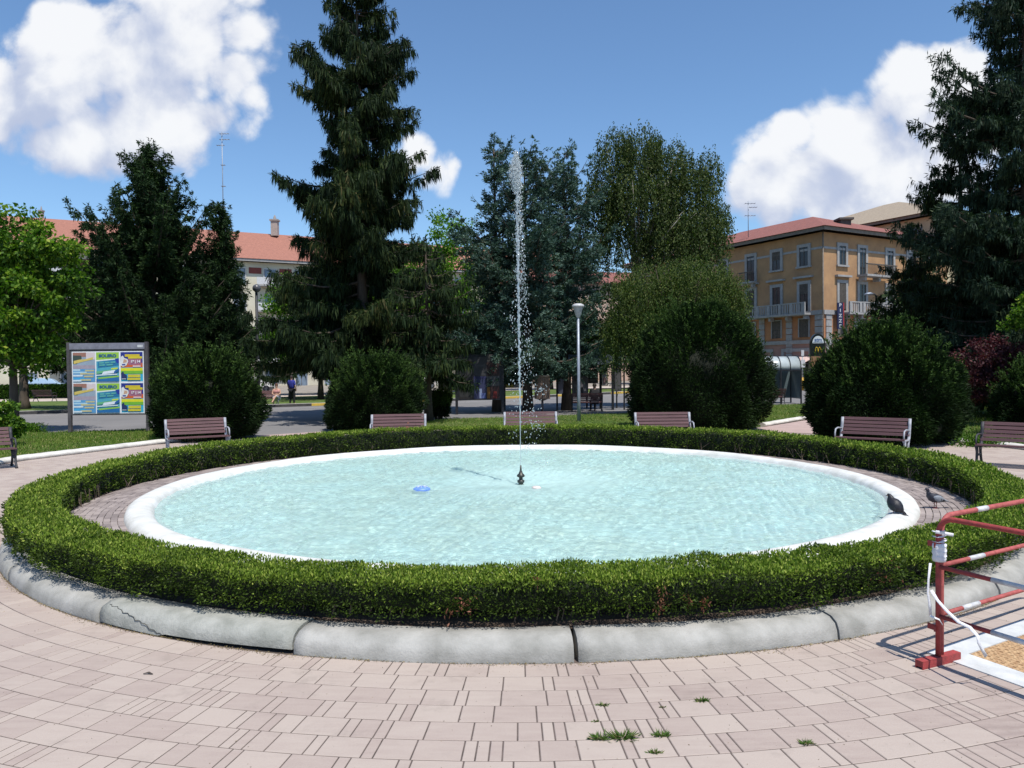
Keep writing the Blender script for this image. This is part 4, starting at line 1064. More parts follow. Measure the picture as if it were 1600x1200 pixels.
# ------------------------------------------------------------------ pigeons
def pigeon(label, loc, rz, mats, sc=1.0, sit=False):
    """body points along +X = head side"""
    t = thing('pigeon', label, 'pigeon', loc, rz)
    dark, grey, neck, bar = mats
    b = MB()
    if not sit:
        pts = [(-0.135, 0, 0.088), (-0.10, 0, 0.097), (-0.05, 0, 0.112), (0.0, 0, 0.125), (0.05, 0, 0.142), (0.078, 0, 0.170), (0.088, 0, 0.198), (0.094, 0, 0.222), (0.104, 0, 0.240), (0.118, 0, 0.244), (0.128, 0, 0.240)]
    else:
        pts = [(-0.105, 0, 0.030), (-0.085, 0, 0.045), (-0.055, 0, 0.068), (-0.02, 0, 0.092), (0.012, 0, 0.118), (0.032, 0, 0.145), (0.040, 0, 0.165), (0.045, 0, 0.182), (0.056, 0, 0.196), (0.070, 0, 0.199), (0.080, 0, 0.193)]
    rad = [(0.010, 0.008), (0.030, 0.022), (0.048, 0.044), (0.056, 0.056), (0.050, 0.054), (0.036, 0.042), (0.026, 0.030), (0.021, 0.023), (0.021, 0.022), (0.017, 0.018), (0.006, 0.006)]
    pts = [(x * sc, y * sc, z * sc) for x, y, z in pts]; fat = 1.28 if sit else 1.0
    rad = [(a * (fat if 0 < i < 8 else 1), c * (fat if 0 < i < 8 else 1)) for i, (a, c) in enumerate(rad)]
    rad = [(a * sc, c * sc) for a, c in rad]
    b.sweep(pts, rad, 14, up=(0, 0, 1)); body = b.build('body', dark, t)
    hx, hz = pts[-1][0], pts[-1][2]
    k = MB(); k.sweep([(hx - 0.006, 0, hz), (hx + 0.012 * sc, 0, hz - 0.005 * sc), (hx + 0.022 * sc, 0, hz - 0.010 * sc)], [0.006 * sc, 0.004 * sc, 0.0012], 6); k.build('beak', M('beak', (0.06, 0.055, 0.05), None, 30, 0.5), t)
    e = MB()
    for s in (-1, 1): icos(e, (hx - 0.014 * sc, s * 0.0175 * sc, hz + 0.003 * sc), 0.0045 * sc)
    e.build('eyes', M('eye_orange', (0.5, 0.12, 0.02), None, 30, 0.3), t)
    tl = MB(); a, c = Vector(pts[0]), Vector(pts[2]); dr = (a - c).normalized()
    for i in range(7):
        s = (i - 3) * 0.008 * sc; p0 = a - dr * 0.02 + Vector((0, s * 0.5, 0)); p1 = a + dr * 0.085 * sc + Vector((0, s * 1.4, -0.001 * abs(i - 3)))
        tl.sweep([p0, (p0 + p1) / 2, p1], [(0.008 * sc, 0.002), (0.009 * sc, 0.002), (0.006 * sc, 0.0015)], 6)
    tl.build('tail', dark, t)
    for s in (-1, 1):
        w = MB(); i0 = 4
        P0, P1 = Vector(pts[4]), Vector(pts[0]); dd = (P1 - P0)
        wp = [P0 + dd * q + Vector((0, s * (0.040 + 0.018 * math.sin(PI * min(1, q * 1.2)) - 0.045 * q * q) * sc, (0.004 - 0.0 * q) * sc)) for q in np.linspace(0, 1.18, 8)]
        w.sweep(wp, [(0.008 * sc, 0.010 * sc), (0.014 * sc, 0.032 * sc), (0.016 * sc, 0.042 * sc), (0.015 * sc, 0.040 * sc), (0.013 * sc, 0.033 * sc), (0.010 * sc, 0.022 * sc), (0.007 * sc, 0.012 * sc), (0.002, 0.003)], 12, up=(0, 0, 1))
        wo2 = w.build('wing', grey, t)
        for q in (0.52, 0.70):
            br = MB(); c0 = P0 + dd * q + Vector((0, s * (0.040 + 0.018 * math.sin(PI * min(1, q * 1.2)) - 0.045 * q * q + 0.0135) * sc, 0))
            br.sweep([c0 + Vector((0.012 * sc, -s * 0.006 * sc, 0.030 * sc)), c0 + Vector((0, s * 0.002, 0.004)), c0 + Vector((-0.014 * sc, -s * 0.004 * sc, -0.026 * sc))], [(0.006 * sc, 0.004 * sc)] * 3, 6); br.build('wing_bar', bar, wo2)
    PK = M('pigeon_leg', (0.40, 0.10, 0.09), None, 30, 0.6)
    for s in (-1, 1):
        l = MB(); x0 = (0.0 if not sit else 0.0)
        l.sweep([(x0, s * 0.022, 0.09 * sc), (x0 - 0.008, s * 0.022, 0.045), (x0, s * 0.022, 0.006)], [0.009, 0.004, 0.004], 6)
        for a in (-0.5, 0, 0.5, PI): l.sweep([(x0, s * 0.022, 0.005), (x0 + 0.028 * math.cos(a), s * 0.022 + 0.028 * math.sin(a), 0.003)], [0.003, 0.002], 5)
        l.build('leg', PK, t)
    return t
PDK = M('pigeon_dark', (0.035, 0.038, 0.055), (0.015, 0.016, 0.024), 60, 0.55); PBK = M('pigeon_black', (0.022, 0.022, 0.028), (0.010, 0.010, 0.013), 60, 0.5)
PGR = M('pigeon_grey', (0.26, 0.28, 0.31), (0.18, 0.20, 0.23), 60, 0.6); PNK = M('pigeon_neck', (0.04, 0.07, 0.06), (0.03, 0.03, 0.05), 60, 0.4)
p1 = G(1397, 801, 0.288)
pigeon('dark pigeon perched on the white fountain rim', (p1.x, p1.y, 0.275), math.radians(122), (PBK, PBK, PNK, PDK), 1.05, True)
p2 = G(1461, 794, 0.194)
pigeon('grey pigeon with barred wings walking on the setts behind the rim', (p2.x, p2.y, 0.194), math.radians(184), (PDK, PGR, PNK, PBK), 1.0)

# ------------------------------------------------------------------ small things in the pool and on the paving
BLUE = M('blue_plastic', (0.16, 0.30, 0.75), (0.12, 0.22, 0.6), 20, 0.4)
fl = thing('pool_float', 'blue and white disc floating in the pool left of the nozzle', 'float', G(659, 765, 0.21))
b = MB(); b.lathe([(0.0, 0.05), (0.07, 0.045), (0.10, 0.03), (0.125, 0.018), (0.13, 0.0), (0.12, -0.02), (0.0, -0.03)], 20); b.build('dish', BLUE, fl)
b = MB()
for i in range(8):
    a = i * PI / 4; b.sweep([(0.03 * math.cos(a), 0.03 * math.sin(a), 0.054), (0.09 * math.cos(a), 0.09 * math.sin(a), 0.042)], 0.006, 5)
b.build('ribs', M('pale_plastic', (0.6, 0.66, 0.85), None, 20, 0.4), fl)
b = MB(); b.lathe([(0.0, 0.035), (0.05, 0.03), (0.075, 0.012), (0.07, -0.01), (0.0, -0.02)], 14)
o = b.build('valve_cap', M('pinkish_plastic', (0.72, 0.62, 0.58), None, 20, 0.5)); o.location = G(838, 763, 0.2); tag(o, 'small pale cap floating just right of the nozzle', 'cap')
b = MB(); b.sweep([(-0.05, 0, 0.004), (0, 0.01, 0.008), (0.05, 0, 0.004)], [(0.01, 0.003), (0.026, 0.004), (0.008, 0.003)], 8)
o = b.build('floating_leaf', M('wet_leaf', (0.10, 0.14, 0.06), None, 20, 0.5)); o.location = G(934, 704, 0.215); tag(o, 'dark leaf floating near the far rim of the pool', 'leaf')
b = MB(); b.sweep([(-0.03, 0, 0.006), (0, 0.008, 0.012), (0.035, -0.004, 0.005)], [(0.004, 0.002), (0.012, 0.003), (0.003, 0.002)], 8)
o = b.build('fallen_leaf', M('dry_leaf', (0.06, 0.045, 0.035), None, 20, 0.8)); o.location = G(231, 1054, 0.004); tag(o, 'dark dry leaf lying on the pink paving at left', 'leaf')
WEED = leaf_mat('weed_blades', [(0.0, (0.03, 0.07, 0.012)), (0.6, (0.08, 0.15, 0.025)), (0.85, (0.15, 0.22, 0.05)), (1.0, (0.34, 0.27, 0.14))], 0.3)
def weed(px, py, s, n, label, seed, flat_=0.9):
    s *= 0.72
    rng = np.random.default_rng(seed); c = G(px, py, 0.002)
    t = thing('paving_weed', label, 'weed', c, 0, 'weeds growing between the pavers')
    a = rng.uniform(0, 2 * PI, n); rr = np.abs(rng.normal(size=n)) * s * 0.35
    Pp = np.stack([rr * np.cos(a) * 1.3, rr * np.sin(a) * 0.5, np.zeros(n)], 1)
    D = np.stack([np.cos(a) * flat_, np.sin(a) * flat_ * 0.7, rng.uniform(0.12, 0.9, n)], 1)
    blades('tuft', WEED, t, Pp, D, s * rng.uniform(0.3, 1.0, n), 0.0065, np.clip(rng.normal(0.5, 0.25, n), 0, 1), rng)
    b = MB()
    for i in range(4):
        a = rng.uniform(0, 6.28); b.sweep([(0, 0, 0.003), (s * .5 * math.cos(a), s * .25 * math.sin(a), 0.010), (s * math.cos(a), s * .5 * math.sin(a), 0.004)], 0.0018, 4)
    b.build('runner', M('weed_stem', (0.16, 0.13, 0.07), None, 20, 0.8), t)
weed(936, 1155, 0.075, 130, 'weed tuft at the left end of the foreground row of weeds', 1)
weed(972, 1153, 0.10, 170, 'largest spiky weed tuft in the foreground row of weeds', 2)
weed(1034, 1150, 0.07, 90, 'weed tuft at the right end of the foreground row of weeds', 3)
weed(1024, 1177, 0.045, 60, 'small yellowish weed nearest the viewer', 4)
weed(941, 1103, 0.045, 60, 'small weed near a dark gum spot', 5)
weed(1096, 1096, 0.05, 110, 'dense green weed farther right, in front of the kerb crack', 6)
weed(1034, 1106, 0.025, 25, 'tiny weed on its own just left of the dense green weed', 7)
weed(1262, 1163, 0.06, 80, 'weed tuft alone at lower right, below the barrier foot', 8)
weed(930, 1128, 0.03, 30, 'thin weed between two pavers above the leftmost tuft', 9)
weed(1425, 830 + 130, 0.03, 30, 'low weed at the foot of the kerb beside the barrier', 10)

# ------------------------------------------------------------------ lamps
POLE = M('grey_pole', (0.30, 0.33, 0.38), (0.22, 0.25, 0.30), 10, 0.45, 0.3); BLK = M('black_metal', (0.030, 0.032, 0.04), (0.015, 0.016, 0.02), 10, 0.5, 0.3)
Yl = 28.0; xl = X_at(904, Yl)
lp = thing('street_lamp', 'grey lamp post with a conical lantern, just right of the water jet', 'street lamp', (xl, Yl, 0))
H = Z_at(904, 496, Yl)
b = MB(); b.sweep([(0, 0, -0.05), (0, 0, 1.0), (0, 0, H)], [0.075, 0.06, 0.045], 14); b.build('pole', POLE, lp)
h2 = Z_at(904, 474, Yl)
b = MB(); b.lathe([(0.05, H - 0.02), (0.08, H + 0.03), (0.19, h2 - 0.14)], 16); b.build('lantern_glass', M('lamp_glass', (0.45, 0.46, 0.46), (0.36, 0.37, 0.37), 10, 0.25), lp)
b = MB(); b.lathe([(0.20, h2 - 0.145), (0.23, h2 - 0.12), (0.215, h2 - 0.06), (0.12, h2 - 0.01), (0.0, h2)], 16); b.build('lantern_cap', M('lamp_cap', (0.50, 0.50, 0.50), (0.40, 0.40, 0.40), 10, 0.4), lp)
Yl = 43.6; lp = thing('street_lamp', 'tall black lamp post with a round globe across the road at left', 'street lamp', (X_at(403, Yl), Yl, 0)); H = Z_at(399, 456, Yl)
b = MB(); b.sweep([(0, 0, 0), (0, 0, 2.0), (-0.02, 0, H)], [0.13, 0.10, 0.07], 12); b.build('pole', BLK, lp)
b = MB(); b.lathe([(0.08, H - 0.02), (0.20, H + 0.08), (0.235, H + 0.2), (0.20, H + 0.33), (0.10, H + 0.41), (0, H + 0.43)], 16); b.build('globe', M('smoked_globe', (0.10, 0.105, 0.12), (0.07, 0.07, 0.08), 10, 0.25), lp)
b = MB(); b.sweep([(0, 0, 2.35), (0, 0, 2.65)], 0.108, 12); b.build('sticker', WHT, lp)
Yl = 46.0; lp = thing('street_lamp', 'street lamp with a flat oval head poking out beside the dark conifer at right', 'street lamp', (X_at(1369, Yl), Yl, 0)); H = Z_at(1366, 462, Yl)
b = MB(); b.sweep([(0, 0, 0), (0, 0, H), (-0.1, 0, H + 0.1), (-0.25, 0, H + 0.12)], [0.09, 0.06, 0.05, 0.04], 10); b.build('pole', BLK, lp)
b = MB(); b.sweep([(-0.22, 0, H + 0.12), (-0.35, 0, H + 0.12), (-0.55, 0, H + 0.10), (-0.72, 0, H + 0.07)], [(0.05, 0.04), (0.14, 0.09), (0.14, 0.08), (0.05, 0.03)], 12); b.build('lamp_head', POLE, lp)

# ------------------------------------------------------------------ poster boards
BRN = M('brown_steel', (0.11, 0.095, 0.10), (0.07, 0.06, 0.065), 6, 0.5, 0.2); HEAD = M('header_steel', (0.24, 0.235, 0.28), (0.17, 0.165, 0.20), 6, 0.5, 0.1)
_cc = {}
def col(c, rough=0.55):
    k = tuple(c) + (rough,)
    if k not in _cc: _cc[k] = M('ink_%d_%d_%d' % tuple(int(x * 99) for x in c), c, tuple(x * 0.86 for x in c), 9, rough, bmp=0.03)
    return _cc[k]
def text_obj(txt, size, mat, parent, loc, rot=(PI / 2, 0, 0), name='lettering', bold=0.0, sx=1.0, shear=0.0, align='CENTER'):
    cu = bpy.data.curves.new(name, 'FONT'); cu.body = txt; cu.size = size; cu.align_x = align; cu.align_y = 'CENTER'; cu.extrude = 0.001; cu.offset = bold; cu.shear = shear
    o = bpy.data.objects.new(name, cu); C.objects.link(o); cu.materials.append(mat); o.parent = parent; o.location = loc; o.rotation_euler = rot; o.scale = (sx, 1, 1)
    me = bpy.data.meshes.new_from_object(o); me.materials.clear()
    loc_, rot_, sc_ = o.location.copy(), o.rotation_euler.copy(), o.scale.copy()
    bpy.data.objects.remove(o); o = link(name, me, mat, parent); o.location, o.rotation_euler, o.scale = loc_, rot_, sc_
    return o
class Poster:
    """flat printed sheet in the local XZ plane facing -Y; pieces are coloured shapes 1.5 mm proud"""
    def __init__(s, parent, x0, x1, z0, z1, y, bgc, name='poster'):
        s.x0, s.z0, s.w, s.h, s.y = x0, z0, x1 - x0, z1 - z0, y; b = MB(); b.box(x0, x1, y - 0.004, y, z0, z1); s.o = b.build(name, col(bgc), parent); s.lv = 0; s.acc = {}
    def shape(s, pts, c):
        s.lv += 1; y = s.y - 0.005 - 0.0012 * s.lv; b = s.acc.setdefault(tuple(c), MB())
        P_ = [(s.x0 + u * s.w, s.z0 + v * s.h) for u, v in pts]; n = len(P_)
        A = sum(P_[i][0] * P_[(i + 1) % n][1] - P_[(i + 1) % n][0] * P_[i][1] for i in range(n))
        if A < 0: P_ = P_[::-1]
        b.add([(x, y, z) for x, z in P_], [tuple(range(n))])
    def rect(s, u0, v0, u1, v1, c, sl=0.0): s.shape([(u0, v0), (u1, v0 + sl), (u1, v1 + sl), (u0, v1)], c)
    def text(s, t, u, v, size, c, bold=0.0, sx=1.0, rot=0.0):
        s.lv += 1; return text_obj(t, size * s.h, col(c), s.o, (s.x0 + u * s.w, s.y - 0.006 - 0.0012 * s.lv, s.z0 + v * s.h), (PI / 2, -rot, 0), bold=bold, sx=sx)
    def done(s):
        for c, b in s.acc.items(): b.build('print', col(c), s.o)

def board_frame(label, px0, px1, pyb, py_top, Y, posts=0.045, group=None, head=True, y2=None, lab='poster board', zb=None, zt=None, boardmat=None):
    x0, x1 = X_at(px0, Y), X_at(px1, Y); W = x1 - x0
    t = thing('poster_board', label, lab, ((x0 + x1) / 2, Y, 0), 0, group)
    zt_ = Z_at((px0 + px1) / 2, py_top, Y)
    for s in (-1, 1):
        b = MB(); b.box(s * W / 2 - posts, s * W / 2 + posts, -0.05, 0.05, -0.02, zt_ + 0.03); b.build('post', BRN, t)
    return t, W, zt_
Yb = 24.9
t, W, H = board_frame('tall board with two rows of bright posters on the left lawn', 108, 230, 677, 536, Yb, 0.05)
zb = Z_at(170, 646, Yb); zt = Z_at(170, 549, Yb)
b = MB(); b.box(-W / 2 + 0.05, W / 2 - 0.05, -0.055, 0.035, H - 0.20, H); b.build('header', HEAD, t)
b = MB(); b.box(W / 2 - 0.28, W / 2 - 0.10, -0.0605, -0.0555, H - 0.15, H - 0.07); b.build('header_sign', WHT, t)
b = MB(); b.box(-W / 2 + 0.05, W / 2 - 0.05, -0.03, 0.03, zb - 0.05, zt + 0.06); b.build('board', BRN, t)
px0_, px1_ = X_at(113.5, Yb) - t.location.x, X_at(225.5, Yb) - t.location.x
wv = (px1_ - px0_) / 3; hv = (zt - zb) / 2
for r in range(2):
    for c in range(3):
        x0 = px0_ + c * wv; z0 = zb + r * hv
        p = Poster(t, x0, x0 + wv, z0, z0 + hv, -0.032, (0.80, 0.80, 0.82)); mgn = 0.03
        if c == 0:
            p.rect(.04, .03, .97, .97, (0.30, 0.36, 0.44)); p.rect(.04, .83, .60, .97, (0.34, 0.16, 0.12)); p.rect(.60, .74, .97, .97, (0.66, 0.55, 0.56)); p.shape([(.04, .60), (.04, .88), (.40, .87), (.42, .78), (.2, .6)], (0.05, 0.07, 0.06))
            p.shape([(.08, .60), (.30, .64), (.50, .68), (.88, .74), (.90, .82), (.60, .76), (.30, .74), (.08, .70)], (0.62, 0.47, 0.12)); p.rect(.04, .44, .97, .56, (0.36, 0.30, 0.36)); p.rect(.04, .03, .97, .44, (0.10, 0.30, 0.55))
            for q, (u0, u1, v0, cc) in enumerate(((.05, .35, .38, (0.45, 0.62, 0.72)), (.55, .93, .36, (0.50, 0.46, 0.26)), (.05, .62, .30, (0.40, 0.6, 0.72)), (.35, .93, .26, (0.50, 0.46, 0.26)), (.05, .45, .20, (0.62, 0.70, 0.75)), (.5, .9, .17, (0.50, 0.46, 0.26)), (.05, .55, .10, (0.05, 0.35, 0.62)), (.35, .8, .06, (0.50, 0.46, 0.26)), (.05, .4, .04, (0.6, 0.68, 0.74)))): p.rect(u0, v0, u1, v0 + .055, cc)
        elif c == 1:
            p.rect(.02, .03, .97, .97, (0.08, 0.36, 0.46)); p.shape([(.02, .72), (.97, .78), (.97, .97), (.02, .97)], (0.30, 0.52, 0.06)); p.shape([(.02, .68), (.88, .74), (.88, .77), (.02, .72)], (0.72, 0.78, 0.72))
            p.shape([(.08, .47), (.97, .55), (.97, .74), (.08, .66)], (0.02, 0.17, 0.36)); p.shape([(.88, .62), (.97, .62), (.97, .77), (.80, .76)], (0.02, 0.04, 0.30)); p.text('SOLERO', .5, .855, .125, (0.02, 0.10, 0.24), bold=0.006, sx=1.22)
            for (u0, u1, v0) in ((.14, .34, .60), (.38, .58, .61), (.62, .82, .62), (.14, .40, .53), (.45, .72, .54)): p.rect(u0, v0, u1, v0 + .05, (0.10, 0.38, 0.36), .01)
            p.rect(.65, .42, .92, .46, (0.62, 0.66, 0.04), .02); p.shape([(.02, .28), (.92, .36), (.92, .44), (.02, .36)], (0.14, 0.42, 0.22)); p.shape([(.25, .26), (.86, .31), (.80, .40), (.32, .35)], (0.72, 0.76, 0.82)); p.rect(.02, .22, .9, .25, (0.70, 0.74, 0.80), .03)
            p.shape([(.02, .03), (.97, .03), (.97, .20), (.02, .12)], (0.02, 0.14, 0.36)); p.shape([(.10, .11), (.97, .17), (.97, .22), (.10, .16)], (0.26, 0.50, 0.07)); p.shape([(.75, .28), (.97, .36), (.97, .46), (.78, .36)], (0.02, 0.10, 0.34))
        else:
            p.rect(.04, .03, .96, .97, (0.05, 0.42, 0.62)); p.rect(.04, .60, .96, .97, (0.02, 0.03, 0.22)); p.rect(.04, .48, .96, .62, (0.62, 0.12, 0.03)); p.rect(.36, .56, .9, .76, (0.36, 0.14, 0.22)); p.rect(.04, .36, .96, .46, (0.70, 0.66, 0.02)); p.rect(.04, .27, .96, .37, (0.18, 0.44, 0.04))
            p.rect(.22, .82, .84, .90, (0.62, 0.46, 0.03)); p.rect(.36, .76, .94, .83, (0.66, 0.52, 0.03)); p.shape([(.04, .54), (.14, .50), (.28, .54), (.36, .66), (.34, .74), (.20, .78), (.14, .86), (.06, .82)], (0.72, 0.70, 0.68)); p.shape([(.14, .62), (.30, .64), (.30, .72), (.18, .74)], (0.55, 0.33, 0.22)); p.rect(.10, .545, .24, .59, (0.05, 0.07, 0.3))
            p.text('13 | 14', .66, .665, .11, (0.85, 0.85, 0.85), bold=0.004); p.rect(.55, .49, .88, .54, (0.7, 0.5, 0.5)); p.shape([(.06, .10), (.06, .30), (.14, .36), (.18, .28), (.30, .22), (.30, .08)], (0.02, 0.03, 0.12)); p.rect(.34, .16, .86, .25, (0.62, 0.52, 0.04)); p.rect(.32, .07, .86, .14, (0.62, 0.52, 0.04)); p.rect(.08, .10, .26, .12, (0.6, 0.6, 0.6))
        p.done()
def simple_poster(t, x0, x1, z0, z1, y, bgc, bits, txt=()):
    p = Poster(t, x0, x1, z0, z1, y, bgc)
    for bt in bits: p.rect(*bt)
    p.done(); return p
# board between lawn and road, centre left; tree shade put into its colours
Yb = 34.0
t, W, H = board_frame('board with posters coloured dark as if in tree shade, left of the water jet', 713, 785, 652, 545, Yb, 0.055)
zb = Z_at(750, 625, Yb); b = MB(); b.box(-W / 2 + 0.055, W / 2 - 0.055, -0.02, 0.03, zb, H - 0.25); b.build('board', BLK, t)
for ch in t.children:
    if ch.name.startswith('post') and not ch.name.startswith('poster'): ch.data.materials[0] = BLK  # brown posts swapped to black as part of the painted tree shade
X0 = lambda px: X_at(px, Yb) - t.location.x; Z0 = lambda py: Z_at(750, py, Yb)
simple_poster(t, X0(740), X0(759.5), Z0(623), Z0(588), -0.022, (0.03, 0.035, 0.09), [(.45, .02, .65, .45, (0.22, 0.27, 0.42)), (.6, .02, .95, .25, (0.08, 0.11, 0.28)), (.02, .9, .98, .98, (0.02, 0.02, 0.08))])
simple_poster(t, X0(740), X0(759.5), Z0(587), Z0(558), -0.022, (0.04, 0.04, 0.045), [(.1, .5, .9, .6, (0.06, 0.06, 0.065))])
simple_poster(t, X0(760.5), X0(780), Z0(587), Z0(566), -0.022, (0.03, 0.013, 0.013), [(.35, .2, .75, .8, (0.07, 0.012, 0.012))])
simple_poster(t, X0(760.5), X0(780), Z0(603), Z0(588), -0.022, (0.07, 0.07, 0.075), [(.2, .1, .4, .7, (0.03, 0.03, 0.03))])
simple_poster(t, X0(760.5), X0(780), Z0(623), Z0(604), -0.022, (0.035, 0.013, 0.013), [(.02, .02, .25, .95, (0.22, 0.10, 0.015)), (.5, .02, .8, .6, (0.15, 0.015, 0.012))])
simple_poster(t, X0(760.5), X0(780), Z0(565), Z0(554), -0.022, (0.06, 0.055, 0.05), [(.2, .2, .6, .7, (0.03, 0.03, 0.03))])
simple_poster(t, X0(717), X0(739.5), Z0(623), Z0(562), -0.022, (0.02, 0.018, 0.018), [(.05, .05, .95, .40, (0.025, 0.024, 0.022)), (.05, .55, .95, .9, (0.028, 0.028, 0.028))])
Yb = 37.5
t, W, H = board_frame('board with a yellow and a white notice just left of the cedar trunk', 788, 818, 640, 558, Yb, 0.05)
X0 = lambda px: X_at(px, Yb) - t.location.x; Z0 = lambda py: Z_at(800, py, Yb)
b = MB(); b.box(X0(789.2), X0(816), 0.0, 0.04, Z0(606), Z0(560)); b.build('board', M('board_blue', (0.07, 0.075, 0.095), None, 6, 0.6), t)
simple_poster(t, X0(790), X0(802), Z0(605.5), Z0(577), -0.002, (0.62, 0.56, 0.12), [(.15, .78, .85, .82, (0.12, 0.1, 0.03)), (.08, .6, .92, .64, (0.12, 0.1, 0.03)), (.08, .3, .92, .34, (0.12, 0.1, 0.03)), (.2, .12, .8, .16, (0.12, 0.1, 0.03))])
simple_poster(t, X0(802.5), X0(813), Z0(605.5), Z0(578.5), -0.002, (0.62, 0.62, 0.66), [(.1, .62, .9, .67, (0.1, 0.1, 0.12)), (.25, .28, .65, .52, (0.06, 0.06, 0.07))])

# bin on a post
Yb = 34.0; xb = X_at(847, Yb)
t = thing('litter_bin', 'round wood slatted bin on a post, right of the cedar trunk', 'litter bin', (xb, Yb, 0))
WOODB = M('bin_wood', (0.30, 0.20, 0.15), (0.13, 0.09, 0.07), 4, 0.8, bmp=0.6, stretch=(3, 3, 0.4))
z0, z1 = Z_at(847, 623, Yb), Z_at(847, 588, Yb)
b = MB()
for i in range(22):
    a = 2 * PI * i / 22; c, s = math.cos(a), math.sin(a); rr = 0.33
    b.obox((rr * c, rr * s, 0), (-s, c), (c, s), -0.044, 0.044, z0, z1, -0.012, 0.012)
b.build('barrel', WOODB, t)
b = MB(); b.lathe([(0.0, z0 - 0.10), (0.10, z0 - 0.08), (0.28, z0), (0.325, z0 + 0.02), (0.32, z1 - 0.1)], 20); b.build('liner', BRN, t)
b = MB(); b.lathe([(0.33, z1 - 0.02), (0.40, z1 + 0.04), (0.39, z1 + 0.05), (0.31, z1)], 20); b.build('lip', M('bin_lip', (0.42, 0.34, 0.30), None, 8, 0.7), t)
b = MB(); b.sweep([(0, 0, 0), (0, 0, z0)], 0.05, 10); b.build('post', BRN, t)

# open shelter with boards by the road; shade put into the dark panel colours
Yb = 36.4; xc = X_at(922, Yb)
t = thing('poster_shelter', 'dark open shelter of posts and poster panels under a flat grey canopy', 'shelter', (xc, Yb, 0))
X0 = lambda px: X_at(px, Yb) - xc; Z0 = lambda py: Z_at(920, py, Yb)
b = MB(); b.box(X0(888), X0(956), -0.1, 1.9, Z0(569.5), Z0(554)); b.build('canopy', M('canopy_steel', (0.13, 0.155, 0.19), (0.09, 0.11, 0.135), 5, 0.45, 0.2), t)
b = MB(); b.box(X0(872), X0(977), -0.03, 0.03, Z0(575), Z0(572.5)); b.box(X0(872), X0(977), 1.7, 1.76, Z0(575), Z0(572.5)); b.build('beam', BLK, t)
for px, y, w in ((870, 0, 0.04), (888, 0, 0.055), (892.5, 0.6, 0.035), (957, 0, 0.055), (975, 0, 0.035), (922, 1.7, 0.045), (945, 1.7, 0.045), (941, 1.0, 0.03), (970, 1.5, 0.03)):
    b = MB(); b.box(X0(px) - w, X0(px) + w, y - 0.04, y + 0.04, 0, Z0(571)); b.build('post', BLK, t)
def panel(x0, x1, y0, y1, oy, c, bits):
    b = MB(); b.box(X0(x0), X0(x1), oy, oy + 0.04, Z0(y1), Z0(y0)); pn = b.build('panel', BLK, t)
    p = Poster(pn, X0(x0) + 0.03, X0(x1) - 0.03, Z0(y1) + 0.03, Z0(y0) - 0.03, oy - 0.001, c); 
    for bt in bits: p.rect(*bt)
    p.done()
panel(871, 886, 575, 615, -0.02, (0.24, 0.24, 0.34), [(.55, .32, .85, .50, (0.12, 0.08, 0.09)), (.62, .36, .78, .46, (0.4, 0.35, 0.36))])
panel(893.5, 919, 575, 621, 0.02, (0.085, 0.085, 0.09), [(.05, .05, .95, .45, (0.13, 0.13, 0.145)), (.1, .1, .35, .35, (0.06, 0.06, 0.06)), (.5, .12, .7, .35, (0.05, 0.05, 0.05)), (.1, .55, .6, .9, (0.05, 0.055, 0.06))])
panel(924, 940, 578, 600, 1.5, (0.06, 0.06, 0.06), [(.05, .45, .9, .52, (0.4, 0.4, 0.42)), (.05, .7, .8, .76, (0.25, 0.25, 0.26)), (.1, .2, .9, .26, (0.22, 0.22, 0.22))])
panel(945.5, 956, 575, 604, 1.55, (0.66, 0.62, 0.60), [(.02, .6, .14, .98, (0.6, 0.36, 0.05)), (.2, .68, .7, .95, (0.25, 0.28, 0.34)), (.2, .08, .9, .45, (0.45, 0.30, 0.30)), (.1, .48, .95, .6, (0.3, 0.34, 0.42))])
panel(960, 971, 576, 612, 0.02, (0.075, 0.075, 0.08), [(.1, .1, .9, .9, (0.09, 0.09, 0.095))])

# ------------------------------------------------------------------ glass shelter, totem, stop sign on the right
Yb = 41.2; xc = X_at(1210, Yb)
t = thing('glass_shelter', 'grey glass bus shelter with a curved roof between two round bushes', 'bus shelter', (xc, Yb, 0))
GLS = M('smoked_glass', (0.13, 0.17, 0.19), (0.10, 0.135, 0.15), 2, 0.12, 0.0, bmp=0.0); RFG = M('roof_panel', (0.40, 0.45, 0.46), (0.30, 0.34, 0.35), 3, 0.3)
xr = X_at(1244.5, Yb) - xc; xlft = X_at(1172, Yb) - xc; zr = Z_at(1210, 578, Yb); ztop = Z_at(1210, 557, Yb)
b = MB(); ks = 12; vs = []
for i in range(ks + 1):
    a = PI * i / ks; vs += [(xlft, -0.7 + 0.75 * (1 - math.cos(a)), zr + (ztop - zr) * math.sin(a) ** 0.8), (xr, -0.7 + 0.75 * (1 - math.cos(a)), zr + (ztop - zr) * math.sin(a) ** 0.8)]
b.add(vs, [(2 * i, 2 * i + 1, 2 * i + 3, 2 * i + 2) for i in range(ks)], True); rf = b.build('roof', RFG, t)
s_ = rf.modifiers.new('th', 'SOLIDIFY'); s_.thickness = 0.03
for px in (1190, 1213, 1228, 1244):
    b = MB(); x = X_at(px, Yb) - xc
    b.sweep([(x, -0.7 + 0.75 * (1 - math.cos(PI * i / ks)), zr + 0.02 + (ztop - zr + 0.02) * math.sin(PI * i / ks) ** 0.8) for i in range(ks + 1)], 0.022, 6, up=(1, 0, 0)); b.build('roof_rib', BLK, t)
b = MB(); b.box(xlft, xr, -0.72, -0.66, zr - 0.05, zr + 0.02); b.box(xlft, xr, 0.77, 0.83, zr - 0.05, zr + 0.02); b.build('beam', BLK, t)
